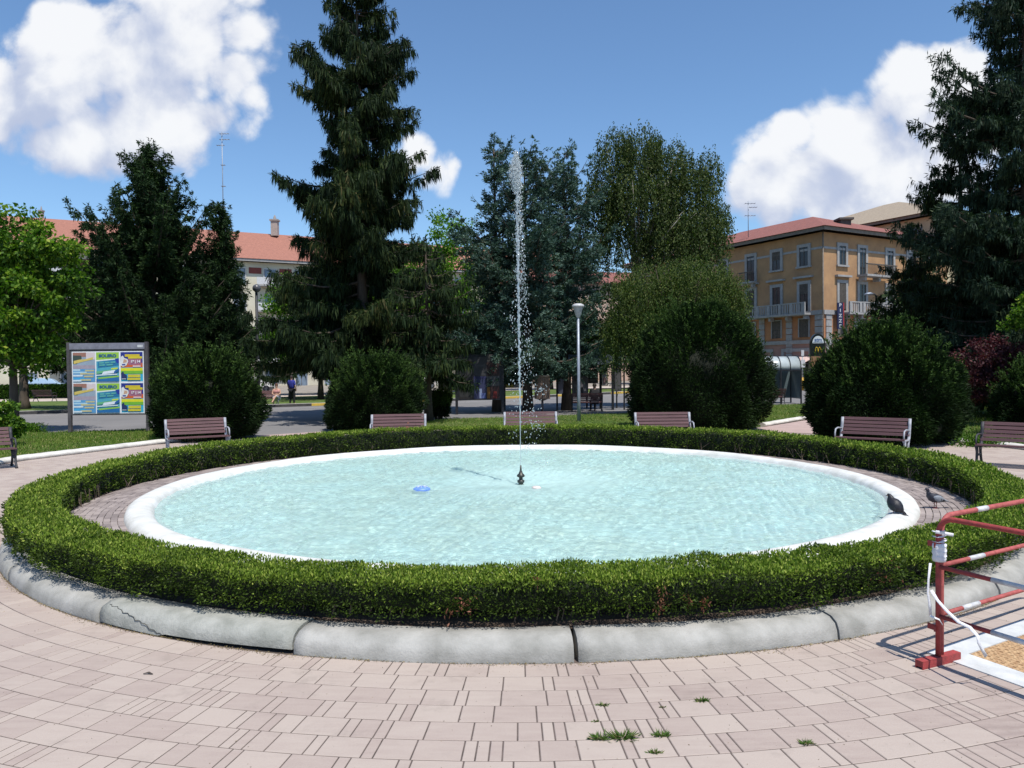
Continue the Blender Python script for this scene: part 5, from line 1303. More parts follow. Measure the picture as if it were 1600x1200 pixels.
for px, y in ((1213, -0.7), (1244, -0.7), (1244, 0.8), (1178, 0.8), (1213, 0.8), (1228, 0.8)):
    b = MB(); x = X_at(px, Yb) - xc; b.box(x - 0.035, x + 0.035, y - 0.03, y + 0.03, 0, zr); b.build('post', BLK, t)
for a, c in ((1214.5, 1227), (1229, 1243)):
    b = MB(); b.box(X_at(a, Yb) - xc, X_at(c, Yb) - xc, 0.79, 0.81, 0.25, zr - 0.06); b.build('glass_pane', GLS, t)
b = MB(); b.box(X_at(1180, Yb) - xc, X_at(1211, Yb) - xc, 0.79, 0.81, 0.9, zr - 0.06); b.build('glass_pane', GLS, t)
b = MB(); b.box(xr - 0.02, xr, -0.66, 0.76, 0.25, zr - 0.06); b.build('glass_pane', GLS, t)

Yb = 38.0; xc = X_at(1277, Yb)
t = thing('totem_sign', 'dark totem sign with an arched white top and yellow arches left of the right bush', 'sign', (xc, Yb, 0))
TB = M('totem_black', (0.015, 0.022, 0.020), (0.01, 0.012, 0.012), 4, 0.3); hw = (X_at(1288, Yb) - X_at(1266, Yb)) / 2; zt = Z_at(1277, 521.5, Yb); z1 = Z_at(1277, 536, Yb)
def arch(b, hw, zc, hh, y, n=16, y2=None, zbot=None):
    pts = [(hw * math.cos(PI * i / n), zc + hh * math.sin(PI * i / n)) for i in range(n + 1)] + ([(-hw, zbot), (hw, zbot)] if zbot is not None else [])
    k = len(pts); y2 = y if y2 is None else y2
    b.add([(x, y, z) for x, z in pts] + [(x, y2, z) for x, z in pts], [tuple(range(k)), tuple(range(k, 2 * k))[::-1]] + [(i, i + k, (i + 1) % k + k, (i + 1) % k) for i in range(k)])
b = MB(); arch(b, hw, z1, zt - z1, -0.10, 16, 0.10, Z_at(1277, 556, Yb)); b.build('body', TB, t)
b = MB(); arch(b, hw * 0.80, z1 - 0.01, (zt - z1) * 0.78, -0.112, 16, -0.1); tp_ = b.build('arched_panel', M('panel_white', (0.62, 0.68, 0.72), (0.55, 0.6, 0.64), 5, 0.4), t)
text_obj('atm', 0.24, col((0.04, 0.10, 0.26)), tp_, (0, -0.116, z1 + (zt - z1) * 0.34), bold=0.006)
b = MB(); b.box(-hw * .7, hw * .7, -0.118, -0.1135, z1 + 0.03, z1 + 0.055); b.build('small_print', col((0.1, 0.15, 0.25)), tp_)
zc = Z_at(1277, 551, Yb); b = MB()
for s in (-1, 1):
    b.sweep([(s * 0.075 + 0.072 * math.cos(q), -0.115, zc + 0.27 * math.sin(q)) for q in np.linspace(0, PI, 11)], [(0.016, 0.010)] * 11, 6, up=(0, 1, 0))
b.build('yellow_arches', M('arches_yellow', (0.62, 0.42, 0.03), (0.55, 0.36, 0.03), 6, 0.4), t)
b = MB(); b.box(-hw, hw, -0.09, 0.09, Z_at(1277, 575, Yb), Z_at(1277, 556, Yb) - 0.003); b.build('poster_box', M('totem_brown', (0.30, 0.17, 0.09), (0.2, 0.11, 0.06), 4, 0.5), t)
b = MB(); b.box(-hw, hw, -0.10, 0.10, 0, Z_at(1277, 575, Yb) - 0.003); b.build('base', TB, t)

Yb = 62.0; xc = X_at(1254, Yb)
t = thing('bus_stop_sign', 'white bus stop signs on a post with a yellow foot, right of the glass shelter', 'bus stop sign', (xc, Yb, 0))
Z0 = lambda py: Z_at(1254, py, Yb)
b = MB(); b.sweep([(0, 0, Z0(590)), (0, 0, Z0(547))], 0.05, 10); b.build('post', WHT, t)
b = MB(); b.sweep([(0, 0, 0), (0, 0, Z0(590))], 0.10, 10); b.build('foot', M('stop_yellow', (0.62, 0.36, 0.03), None, 6, 0.5), t)
b = MB(); b.box(-0.13, 0.09, -0.09, -0.05, Z0(556), Z0(547)); b.build('sign_plate', WHT, t)
b = MB(); b.box(-0.16, 0.17, -0.09, -0.05, Z0(574), Z0(562)); b.build('timetable', WHT, t)
#@@PART4
# ------------------------------------------------------------------ buildings
def tile_mat(name, c1, c2):
    mt, gm = mat_new(name); t = gm.n('ShaderNodeTexCoord').outputs['Object']
    w = gm.n('ShaderNodeTexWave', wave_type='BANDS', bands_direction='X'); w.inputs['Scale'].default_value = 1.3; w.inputs['Distortion'].default_value = 1.2; w.inputs['Detail Scale'].default_value = 3
    gm.t.links.new(t, w.inputs[0])
    n = gm.noise(t, 3.0, 7, 0.7); n2 = gm.noise(t, 22, 3, 0.7)
    c = gm.ramp(gm.m('ADD', gm.m('MULTIPLY', n, 0.6), gm.m('MULTIPLY', n2, 0.4)), [(0.35, c2), (0.62, c1)])
    out(gm, pbsdf(gm, c, 0.85, 0, bump(gm, gm.m('ADD', w.outputs['Fac'], n2), 0.5, 0.06))); return mt
TILE = tile_mat('roof_tiles', (0.30, 0.11, 0.085), (0.14, 0.06, 0.052)); TILE_L = tile_mat('roof_tiles_orange', (0.36, 0.155, 0.11), (0.25, 0.11, 0.08)); TILE_T = tile_mat('roof_tiles_tan', (0.36, 0.29, 0.21), (0.25, 0.20, 0.15))
OCHRE = M('ochre_plaster', (0.42, 0.245, 0.12), (0.31, 0.18, 0.095), 0.9, 0.85, bmp=0.05)
ORAN = M('orange_plaster', (0.44, 0.20, 0.09), (0.34, 0.15, 0.075), 1.2, 0.85); PINKP = M('pink_stone', (0.36, 0.21, 0.17), (0.28, 0.16, 0.13), 1.5, 0.85)
TRIM = M('stone_trim', (0.34, 0.33, 0.32), (0.25, 0.245, 0.24), 3, 0.8); CREAM = M('cream_plaster', (0.60, 0.56, 0.44), (0.50, 0.46, 0.36), 0.5, 0.85)
PANE = M('window_dark', (0.025, 0.028, 0.032), (0.015, 0.017, 0.02), 1, 0.15, bmp=0.0, spec=0.5); SHUT = M('shutter', (0.10, 0.085, 0.07), (0.07, 0.06, 0.05), 4, 0.7); EAVE = M('eave', (0.20, 0.17, 0.14), (0.13, 0.11, 0.09), 4, 0.8)
BLUEG = M('blue_pane', (0.20, 0.26, 0.33), (0.14, 0.18, 0.24), 2, 0.2, bmp=0); RED_T = M('dark_red', (0.22, 0.05, 0.04), None, 4, 0.7)

def roof_hip(b, c, u, v, L, W, z0, h, ov, hipl=None):
    """c corner, u long unit dir (length L), v depth unit dir (W)"""
    hipl = W / 2 if hipl is None else hipl
    def p(a, d, z): return (c[0] + u[0] * a + v[0] * d, c[1] + u[1] * a + v[1] * d, z)
    a0, a1, d0, d1 = -ov, L + ov, -ov, W + ov
    vs = [p(a0, d0, z0), p(a1, d0, z0), p(a1, d1, z0), p(a0, d1, z0), p(hipl, W / 2, z0 + h), p(L - hipl, W / 2, z0 + h)]
    b.add(vs, [(0, 1, 5, 4), (1, 2, 5), (2, 3, 4, 5), (3, 0, 4), (0, 3, 2, 1)])

# --- ochre corner building on the right
cor = P(1286, 575, 68.0); cor = Vector((cor.x, 68.0, 0))
uL = Vector((-0.49, 0.872, 0)); uR = Vector((0.872, 0.49, 0))       # two street fronts
nL = Vector((-0.872, -0.49, 0)); nR = Vector((0.49, -0.872, 0))
LL_, LR_ = 27.0, 18.5
bo = thing('corner_building', 'ochre corner building with a red hipped roof at right', 'building', cor)
Zr = lambda py: Z_at(1287, py, 68.0)
ZE = Zr(362)
O = Vector((0, 0, 0))
b = MB(); q = [O, uR * LR_, uR * LR_ + uL * LL_, uL * LL_]
zm = Zr(487)
b.poly([(p.x, p.y) for p in q], zm, ZE); b.build('wall', OCHRE, bo)
b = MB(); b.poly([(p.x, p.y) for p in [nL * 0 + O, uR * LR_, uR * LR_ + uL * LL_, uL * LL_]], Zr(533), zm - 0.002); b.build('lower_wall', ORAN, bo)
b = MB(); b.poly([(p.x, p.y) for p in q], 0, Zr(533) - 0.002); b.build('ground_floor_wall', PINKP, bo)
b = MB(); roof_hip(b, O, uL, uR, LL_, LR_, ZE + 0.35, 3.3, 1.0, 8.6)
rf = b.build('roof', TILE, bo)
b = MB(); b.poly([(p.x, p.y) for p in [-uR * 0.85 - uL * 0.85, uR * (LR_ + 0.85) - uL * 0.85, uR * (LR_ + 0.85) + uL * (LL_ + .85), uL * (LL_ + .85) - uR * 0.85]], ZE + 0.02, ZE + 0.33); b.build('eaves', EAVE, bo)
ch = MB(); cpt = uR * 7.4 + uL * 3.5
ch.box(cpt.x - .5, cpt.x + .5, cpt.y - .5, cpt.y + .5, ZE + 0.8, ZE + 2.2); ch.box(cpt.x - .7, cpt.x + .7, cpt.y - .7, cpt.y + .7, ZE + 2.2, ZE + 2.4); ch.build('chimney', M('chimney_dark', (0.08, 0.07, 0.065), None, 4, 0.8), rf)
b = MB(); b.obox(O, uL, nL, 0.0, LL_, Zr(388), Zr(384.5), 0.0, 0.05); b.obox(O, uR, nR, 0.0, LR_, Zr(388), Zr(384.5), 0.0, 0.05)
b.obox(O, uL, nL, 0.0, LL_, Zr(491), Zr(484), 0.0, 0.16); b.obox(O, uR, nR, 0.0, LR_, Zr(491), Zr(484), 0.0, 0.16)
b.obox(O, uL, nL, 0.0, LL_, Zr(536), Zr(530), 0.0, 0.12); b.obox(O, uR, nR, 0.0, LR_, Zr(536), Zr(530), 0.0, 0.12)
b.build('string_course', TRIM, bo)
# grooved pilasters on the lower floors
def pil(u, n, s0, s1, z0, z1):
    b = MB(); z = z0
    while z < z1 - 0.1: b.obox(O, u, n, s0, s1, z, min(z + 0.52, z1), 0.0, 0.09); z += 0.58
    b.build('pilaster', TRIM, bo)
def s_of(px, u, py=520):
    # distance along a front for a pixel column
    r = ray(px, py); a = np.array([[u.x, -r.x], [u.y, -r.y]]); s, t = np.linalg.solve(a, -np.array([cor.x, cor.y])); return s
for p0, p1 in ((1274, 1286), (1229, 1238), (1187, 1195)): 
    s0, s1 = sorted((s_of(p0, uL), s_of(p1, uL))); pil(uL, nL, max(s0, 0.02), s1, 2.6, Zr(491) - 0.02)
for p0, p1 in ((1290, 1299), (1334, 1342)):
    s0, s1 = sorted((s_of(p0, uR), s_of(p1, uR))); pil(uR, nR, s0, s1, 2.6, Zr(491) - 0.02)
def window(parent, O, u, n, s, w, z0, z1, frame=TRIM, pane=PANE, sill=True, hood=False, fw=0.28, shutter=None, sh_open=0.0, dep=0.10):
    f = MB(); f.obox(O, u, n, s - w / 2 - fw, s - w / 2, z0, z1 + fw, 0, dep); f.obox(O, u, n, s + w / 2, s + w / 2 + fw, z0, z1 + fw, 0, dep); f.obox(O, u, n, s - w / 2, s + w / 2, z1, z1 + fw, 0, dep)
    if sill: f.obox(O, u, n, s - w / 2 - fw - .06, s + w / 2 + fw + .06, z0 - 0.16, z0, 0, dep + 0.09)
    if hood: f.obox(O, u, n, s - w / 2 - fw - .25, s + w / 2 + fw + .25, z1 + fw + 0.25, z1 + fw + 0.42, 0, 0.35)
    fo = f.build('window', frame, parent)
    p = MB(); p.obox(O, u, n, s - w / 2, s + w / 2, z0, z1, 0.006, 0.02); p.build('pane', pane, fo)
    p = MB(); p.obox(O, u, n, s - 0.03, s + 0.03, z0, z1, 0.022, 0.05)
    for k in (-1, 1): p.obox(O, u, n, s + k * (w / 2 - 0.03) - 0.03, s + k * (w / 2 - 0.03) + 0.03, z0, z1, 0.022, 0.05)
    p.build('mullion', SHUT, fo)
    if shutter is not None:
        p = MB(); zz = z1 - (z1 - z0) * shutter
        k = zz
        while k < z1 - 0.02: p.obox(O, u, n, s - w / 2 + 0.01, s + w / 2 - 0.01, k, min(k + 0.07, z1), 0.052, 0.075); k += 0.085
        p.build('roller_shutter', SHUT, fo)
    return fo
def zloc(px, py, u):       # height of a photo pixel on a front
    r = ray(px, py); a = np.array([[u.x, -r.x], [u.y, -r.y]]); s, t = np.linalg.solve(a, -np.array([cor.x, cor.y])); return HCAM + r.z * t, s
sL = [zloc(px, 410, uL)[1] for px in (1256.5, 1213.5, 1173.5)]; sR = [zloc(px, 410, uR)[1] for px in (1315.5, 1347)]
sL += [sL[-1] + 3.7 * k for k in (1, 2, 3)]; sR += [sR[1] + 4.0, sR[1] + 7.2]
zt1, zt0 = zloc(1256, 386.5, uL)[0], zloc(1256, 416, uL)[0]; zu1, zu0 = zloc(1256, 444, uL)[0], zloc(1256, 471, uL)[0]; zv1, zv0 = zloc(1253, 499, uL)[0], zloc(1253, 527, uL)[0]
for i, s in enumerate(sL):
    bal = i == 2
    window(bo, O, uL, nL, s, 0.95, zt0 - (0.75 if bal else 0), zt1, sill=not bal, shutter=(None, 0.45, None, 0.3, None, 0.9)[i])
    window(bo, O, uL, nL, s, 0.95, zm + 0.06, zu1, sill=False, hood=True, shutter=(0.35, None, 0.8, None, 0.5, None)[i])
    window(bo, O, uL, nL, s, 1.05, zv0, zv1, fw=0.10, sill=False, shutter=1.0 if i != 1 else 0.5)
for i, s in enumerate(sR):
    window(bo, O, uR, nR, s, 0.90, zt0 - (0.75 if i else 0), zt1, sill=i == 0)
    window(bo, O, uR, nR, s, 0.90, zm + 0.06 if i == 0 else zm + .9, zu1, sill=False, hood=i == 0, shutter=0.9 if i == 0 else None)
    window(bo, O, uR, nR, s, 1.0, zv0, zv1, fw=0.10, sill=False, shutter=1.0)
def balcony(u, n, s0, s1, z, depth=1.0, stone=True, name='balcony'):
    b = MB(); b.obox(O, u, n, s0, s1, z - 0.18, z, 0.16, depth)
    for s in np.arange(s0 + 0.3, s1, 2.0): b.obox(O, u, n, s - 0.12, s + 0.12, z - 0.55, z - 0.18, 0.16, depth * 0.7)
    o = b.build(name, TRIM, bo)
    r = MB(); r.obox(O, u, n, s0, s1, z + 0.86, z + 0.96, depth - 0.12, depth)
    if stone:
        for s in np.arange(s0 + 0.15, s1, 1.35): r.obox(O, u, n, s - 0.15, s + 0.15, z, z + 0.86, depth - 0.14, depth + 0.01)
        for s in np.arange(s0, s1, 0.26): r.obox(O, u, n, s + 0.06, s + 0.20, z, z + 0.86, depth - 0.10, depth - 0.05)
    else:
        for s in np.arange(s0, s1, 0.14): r.obox(O, u, n, s, s + 0.025, z, z + 0.86, depth - 0.07, depth - 0.045)
    r.build('railing', TRIM if stone else SHUT, o); return o
balcony(uL, nL, s_of(1269, uL, 480), s_of(1186, uL, 480), zm - 0.02)
balcony(uR, nR, s_of(1313, uR, 480), s_of(1336, uR, 480), zm - 0.02)
balcony(uL, nL, sL[2] - 0.9, sL[2] + 0.9, zt0 - 0.8, 0.8, False)
bz = zt0 - 0.8; balcony(uR, nR, sR[1] - 0.9, sR[1] + 3.4, bz, 1.2, False)
balcony(uR, nR, sR[1] - 1.2, sR[1] + 6.0, zm, 1.0)
for k, (s0, s1) in enumerate(((1.2, 4.6), (5.6, 9.0), (10.2, 13.6))):       # framed arches of the shop floor
    b = MB(); z1 = Zr(543); b.obox(O, uL, nL, s0, s0 + .3, 0.1, z1, 0, 0.07); b.obox(O, uL, nL, s1 - .3, s1, 0.1, z1, 0, 0.07); b.obox(O, uL, nL, s0 + .3, s1 - .3, z1 - .3, z1, 0, 0.07); fr = b.build('shop_opening', TRIM, bo)
    b = MB(); b.obox(O, uL, nL, s0 + .32, s1 - .32, 0.1, 2.6, 0.004, 0.02); b.build('shop_glass', PANE, fr)
b = MB(); b.sweep([O + nL * 0.12 + nR * 0.12 + Vector((0, 0, 0.1)), O + nL * 0.12 + nR * 0.12 + Vector((0, 0, ZE))], 0.06, 8); b.build('downpipe', EAVE, bo)
# chair on the balcony
cp_ = cor + uR * (sR[1] + 2.0) + nR * 0.75
t = thing('balcony_chair', 'dark chair standing on the upper right balcony of the ochre building', 'chair', (cp_.x, cp_.y, bz), math.radians(40))
b = MB(); b.box(-0.24, 0.24, -0.24, 0.24, 0.42, 0.46); b.build('seat', BLK, t)
b = MB(); b.add([(-.24, .2, .46), (.24, .2, .46), (.24, .42, 1.0), (-.24, .42, 1.0), (-.24, .24, .46), (.24, .24, .46), (.24, .46, 1.0), (-.24, .46, 1.0)], [(0, 1, 2, 3), (7, 6, 5, 4), (0, 4, 5, 1), (2, 6, 7, 3), (1, 5, 6, 2), (0, 3, 7, 4)]); b.build('backrest', BLK, t)
for x in (-.22, .22):
    for y in (-.22, .22): b = MB(); b.sweep([(x, y, 0), (x, y, .42)], 0.015, 6); b.build('leg', BLK, t)
# pizza sign
sp_ = s_of(1305, uR, 495); pz = cor + uR * (sp_ + 0.3) + nR * 0.65
t = thing('vertical_sign', 'vertical blue PIZZE sign with a red edge on the ochre building corner', 'sign', (pz.x, pz.y, 0), math.radians(6))
z0, z1 = Z_at(1309, 514, pz.y), Z_at(1309, 473, pz.y)
b = MB(); b.box(-0.62, -0.10, -0.08, 0.08, z0, z1); bd = b.build('board', M('sign_blue', (0.015, 0.02, 0.07), None, 5, 0.4), t)
b = MB(); b.box(-0.098, 0.0, -0.09, 0.09, z0, z1); b.build('red_edge', M('sign_red', (0.35, 0.03, 0.03), None, 5, 0.4), t)
hh = (z1 - z0) / 5
for i, l in enumerate('PIZZE'): text_obj(l, hh * 0.86, WHT, bd, (-0.36, -0.083, z1 - hh * (i + 0.5)), bold=0.01, sx=1.1)
# awning
aw = cor + uL * 2.9; t = thing('shop_awning', 'pale pink shop awning at the foot of the ochre building', 'awning', (aw.x, aw.y, 0))
b = MB(); 
p0, p1 = -uL * 2.2, uL * 2.2
zt_, zf = Z_at(1258, 557, aw.y), Z_at(1258, 568, aw.y)
b.add([p0 + nL * .1 + Vector((0, 0, zt_)), p1 + nL * .1 + Vector((0, 0, zt_)), p1 + nL * 1.8 + Vector((0, 0, zf)), p0 + nL * 1.8 + Vector((0, 0, zf)), p1 + nL * 1.8 + Vector((0, 0, zf - .3)), p0 + nL * 1.8 + Vector((0, 0, zf - .3))], [(0, 1, 2, 3), (3, 2, 4, 5)])
o = b.build('canvas', M('awning_pink', (0.62, 0.45, 0.40), (0.5, 0.36, 0.33), 4, 0.8), t); s_ = o.modifiers.new('th', 'SOLIDIFY'); s_.thickness = 0.03
b = MB()
for s in (-2.1, 2.1): b.sweep([uL * s + nL * .1 + Vector((0, 0, zf - .1)), uL * s + nL * 1.75 + Vector((0, 0, zf))], 0.03, 6)
b.build('arm', BLK, t)
# antenna
def antenna(label, px, pyb, pyt, Y, arms, r=0.03):
    x = X_at(px, Y); z0, z1 = Z_at(px, pyb, Y), Z_at(px, pyt, Y); t = thing('roof_antenna', label, 'antenna', (x, Y, z0))
    b = MB(); b.sweep([(0, 0, -0.3), (0, 0, z1 - z0)], r, 6); b.build('mast', POLE, t)
    for (pz, w, o) in arms:
        b = MB(); z = Z_at(px, pz, Y) - z0; b.sweep([(-w * .3 + o, 0, z), (w * .7 + o, 0, z)], r * 0.8, 5)
        for k in range(4): b.sweep([(-w * .3 + o + w * k / 3.2, -0.25, z), (-w * .3 + o + w * k / 3.2, 0.25, z)], r * 0.6, 4)
        b.build('antenna_arm', POLE, t)
    return t
antenna('thin television antenna on the red roof of the ochre building', 1170, 366, 314, 76, [(318, 1.0, 0), (324, 0.8, 0.3), (337, 1.0, 0)], 0.035)

# --- tan roofed building behind
tb = P(1475, 575, 78); tb = Vector((tb.x, 78, 0))
bt = thing('rear_building', 'taller building with a tan tiled roof behind the ochre one', 'building', tb)
ze = Z_at(1470, 334, 78); q = [O, uR * 18, uR * 18 + uL * 24, uL * 24]
b = MB(); b.poly([(p.x, p.y) for p in q], 0, ze); b.build('wall', M('tan_plaster', (0.50, 0.42, 0.27), (0.42, 0.35, 0.22), 0.8, 0.85), bt)
b = MB(); roof_hip(b, O, uL, uR, 24, 18, ze + 0.3, 3.9, 1.2, 11); b.build('roof', TILE_T, bt)
b = MB(); b.poly([(p.x, p.y) for p in [-uR - uL, uR * 19 - uL, uR * 19 + uL * 25, uL * 25 - uR]], ze, ze + 0.28); b.build('eaves', EAVE, bt)
for s in (3.0, 7.0, 11, 15, 19, 23):
    for k in range(4): window(bt, O, uL, nL, s, 1.2, ze - 2.8 - 3.4 * k, ze - 1.0 - 3.4 * k, fw=0.12, pane=BLUEG)

# --- long cream building on the left
lb = Vector((-90, 72, 0)); uC = Vector((23.2, 12.0, 0)).normalized(); nC = Vector((uC.y, -uC.x, 0)); vC = -nC
bl = thing('long_building', 'long cream apartment building with an orange tiled roof at left', 'building', lb)
Lc = 118.0; zE = 16.3
b = MB(); q = [O, uC * Lc, uC * Lc + vC * 13, vC * 13]; b.poly([(p.x, p.y) for p in q], 0, zE); b.build('wall', CREAM, bl)
b = MB(); roof_hip(b, O, uC, vC, Lc, 13, zE + 0.35, 4.6, 1.0, 6); rfl = b.build('roof', TILE_L, bl)
b = MB(); b.poly([(p.x, p.y) for p in [-uC * .9 + nC * .9, uC * (Lc + .9) + nC * .9, uC * (Lc + .9) + vC * 13.9, vC * 13.9 - uC * .9]], zE, zE + 0.33); b.build('eaves', TRIM, bl)
for fl_ in range(5):
    z0 = zE - 2.6 - 3.35 * fl_
    if z0 < 0: continue
    for k in range(30):
        s = 3 + k * 3.9
        window(bl, O, uC, nC, s, 1.5, z0 - 0.4, z0 + 1.75, fw=0.10, pane=BLUEG, sill=False, frame=WHT)
        if fl_ == 0:
            pass
for fl_ in range(5):
    z0 = zE - 3.0 - 3.35 * fl_
    if z0 < 1: continue
    for k in range(10):
        s = 7 + k * 11.7; b = MB(); b.obox(O, uC, nC, s - 2, s + 2, z0 - 0.2, z0, 0.0, 1.3); o = b.build('balcony', TRIM, bl)
        b = MB(); b.obox(O, uC, nC, s - 2, s + 2, z0 + 0.02, z0 + 0.95, 1.22, 1.28); b.build('railing', WHT, o)
for k in range(30): 
    s = 5 + k * 3.9; b = MB()
    b.obox(O, uC, nC, s - 0.8, s + 0.8, zE - 1.5, zE - 0.7, 0.01, 0.03)
    b.build('attic_panel', RED_T, bl)
def left_chimney(px, py0, py1, Y, w, label):
    x = X_at(px, Y); z0, z1 = Z_at(px, py0, Y), Z_at(px, py1, Y); t = thing('roof_chimney', label, 'chimney', (x, Y, z0 - 0.6))
    h = z1 - z0 + 0.6
    b = MB(); b.box(-w, w, -w, w, 0, h * .7); b.build('stack', M('chimney_plaster', (0.42, 0.34, 0.30), None, 4, 0.8), t)
    b = MB(); b.box(-w * 1.3, w * 1.3, -w * 1.3, w * 1.3, h * .7 + .002, h * .78); b.lathe([(w * 0.5, h * .78), (w * .4, h * .9), (w * .1, h)], 10); b.build('cap', M('chimney_cap', (0.34, 0.30, 0.28), None, 4, 0.8), t)
left_chimney(433, 362, 336, 108, 0.45, 'small turret chimney on the orange roof beside the tall spruce')
left_chimney(70, 344, 322, 98, 0.22, 'thin pointed chimney on the orange roof above the maple')
antenna('very tall thin aerial mast rising above the orange roof at left', 353, 365, 206, 104, [(209, 1.2, 0.1), (218, 1.3, 0.1), (227, 1.0, -0.4), (258, 0.5, 0), (291, 0.5, 0), (324, 0.6, 0)], 0.06)

# --- pinkish building behind the cedar
pb_ = Vector((X_at(790, 112), 112, 0)); bp = thing('pink_building', 'pinkish building glimpsed behind the blue cedar', 'building', pb_)
zE2 = Z_at(900, 440, 112); q = [O, Vector((30, 6, 0)), Vector((27, 20, 0)), Vector((-3, 14, 0))]; u_ = Vector((30, 6, 0)).normalized(); n_ = Vector((u_.y, -u_.x, 0))
b = MB(); b.poly([(p.x, p.y) for p in q], 0, zE2); b.build('wall', M('pink_plaster', (0.55, 0.40, 0.32), (0.46, 0.33, 0.27), 0.6, 0.85), bp)
b = MB(); roof_hip(b, O, u_, -n_, 30.5, 14, zE2, 2.6, 0.8); b.build('roof', TILE, bp)
for k in range(8):
    for f_ in range(4): window(bp, O, u_, n_, 2.5 + k * 3.6, 1.2, zE2 - 2.6 - f_ * 3.3, zE2 - 1.0 - f_ * 3.3, fw=0.12, sill=False)
# low grey hall far right behind the conifer
# ------------------------------------------------------------------ cars across the square
def car(label, px, Y, rz, c, L=4.1):
    t = thing('parked_car', label, 'car', (X_at(px, Y), Y, 0), rz, 'cars parked beyond the far lawn')
    paint = M('car_' + str(c), c, tuple(x * .95 for x in c), 3, 0.25, 0.0, bmp=0.0, spec=0.6)
    pr = [(-L / 2, .35), (-L / 2, .78), (-L / 2 + .15, .92), (-L * .34, .98), (-L * .22, 1.40), (-L * .10, 1.46), (L * .10, 1.44), (L * .22, 1.34), (L * .33, .96), (L / 2 - .12, .80), (L / 2, .66), (L / 2, .35)]
    b = MB(); k = len(pr); w = .82; b.add([(x, -w + (0.12 if z > 1.1 else 0), z) for x, z in pr] + [(x, w - (0.12 if z > 1.1 else 0), z) for x, z in pr], [tuple(range(k)), tuple(range(k, 2 * k))[::-1]] + [(i, i + k, (i + 1) % k + k, (i + 1) % k) for i in range(k)]); o = b.build('body', paint, t)
    bv = o.modifiers.new('bev', 'BEVEL'); bv.width = 0.05; bv.segments = 2
    for s in (-1, 1):
        b = MB(); y = s * (w - 0.055); b.add([(-L * .30, y - s * .0, 1.0), (-L * .19, y - s * .05, 1.34), (L * .18, y - s * .05, 1.31), (L * .29, y, 1.0)], [(0, 1, 2, 3)]); b.build('side_window', PANE, t)
        for x in (-L * .31, L * .31):
            b = MB(); b.sweep([(x, s * (w - .18), .31), (x, s * (w + .02), .31)], .31, 18, up=(0, 0, 1)); wh_ = b.build('wheel', BLK, t)
            b = MB(); b.sweep([(x, s * (w + .021), .31), (x, s * (w + .035), .31)], .18, 14, up=(0, 0, 1)); b.build('hubcap', POLE, wh_)
        b = MB(); b.box(L / 2 - .02, L / 2 + .01, s * .6 - .14, s * .6 + .14, .62, .76); b.build('headlight', WHT, t)
    return t
car('pale blue car seen under the maple at far left', 68, 84, 0.35, (0.30, 0.42, 0.55))
car('white car behind the benches across the road', 394, 74, 0.3, (0.66, 0.66, 0.66))
car('white car half hidden behind the tall spruce', 652, 80, 0.5, (0.62, 0.60, 0.58))
# clipped hedge beyond the far lawn
def far_hedge(p0, p1, h, w, label, seed):
    rng = np.random.default_rng(seed); d = Vector(p1) - Vector(p0); L = d.length; d /= L; n = Vector((-d.y, d.x, 0)); t = thing('clipped_hedge', label, 'hedge', p0)
    N = int(L * 900); s = rng.uniform(0, L, N); q = rng.uniform(-1, 1, N); z = rng.uniform(0.05, 1, N) * h; top = rng.random(N) < .4; z = np.where(top, h, z); q = np.where(top, q, np.where(rng.random(N) < .7, -1, 1))
    Pp = np.stack([d.x * s + n.x * q * w / 2, d.y * s + n.y * q * w / 2, z], 1) + rng.normal(size=(N, 3)) * .04
    blades('foliage', LIME, t, Pp, rng.normal(size=(N, 3)) + np.array([0, 0, .6]), 0.14, 0.08, np.clip(rng.normal(.3, .15, N), 0, 1), rng)
    b = MB(); b.obox((0, 0, 0), d, n, 0.05, L - .05, 0.0, h * .92, -w * .42, w * .42); b.build('inner_twigs', _mc['hedge_twigs'], t)
far_hedge((-44, 60, 0), (-28, 66, 0), 1.0, 1.6, 'low bright green hedge across the road behind the far bench', 41)
far_hedge((X_at(690, 72), 72, 0), (X_at(760, 76), 76, 0), 0.9, 1.4, 'low bright green hedge beyond the far lawn, right of the tall spruce', 42)

# ------------------------------------------------------------------ round yew bushes
gb = 'round clipped bushes around the square'
def bush_px(label, px0, px1, py_base, py_top, seed, n, group=gb, **k):
    g0 = G((px0 + px1) / 2, py_base); Y = g0.y; Rx = (X_at(px1, Y) - X_at(px0, Y)) / 2 * 0.93; Hh = Z_at((px0 + px1) / 2, py_top, Y)
    return bush('yew_bush', label, (g0.x, Y + Rx * 0.15, 0), Rx, Rx * 0.95, Hh, seed, n, group=group, **k)
bush_px('round yew bush between the poster board and the road', 232, 402, 687, 548, 51, 80000)
bush_px('conical yew bush under the tall spruce, behind a bench', 508, 664, 674, 556, 52, 75000)
bush_px('biggest yew bush, right of the lamp post', 978, 1206, 673, 474, 53, 135000)
bush_px('wide yew bush right of the totem sign', 1267, 1504, 693, 505, 54, 140000, power=1.5)
bush_px('yew bush cut off by the right edge behind the last bench', 1574, 1740, 686, 560, 55, 60000)
bush_px('small dark shrub at the foot of the tall spruce', 668, 702, 655, 620, 56, 5000, leaf=0.14)

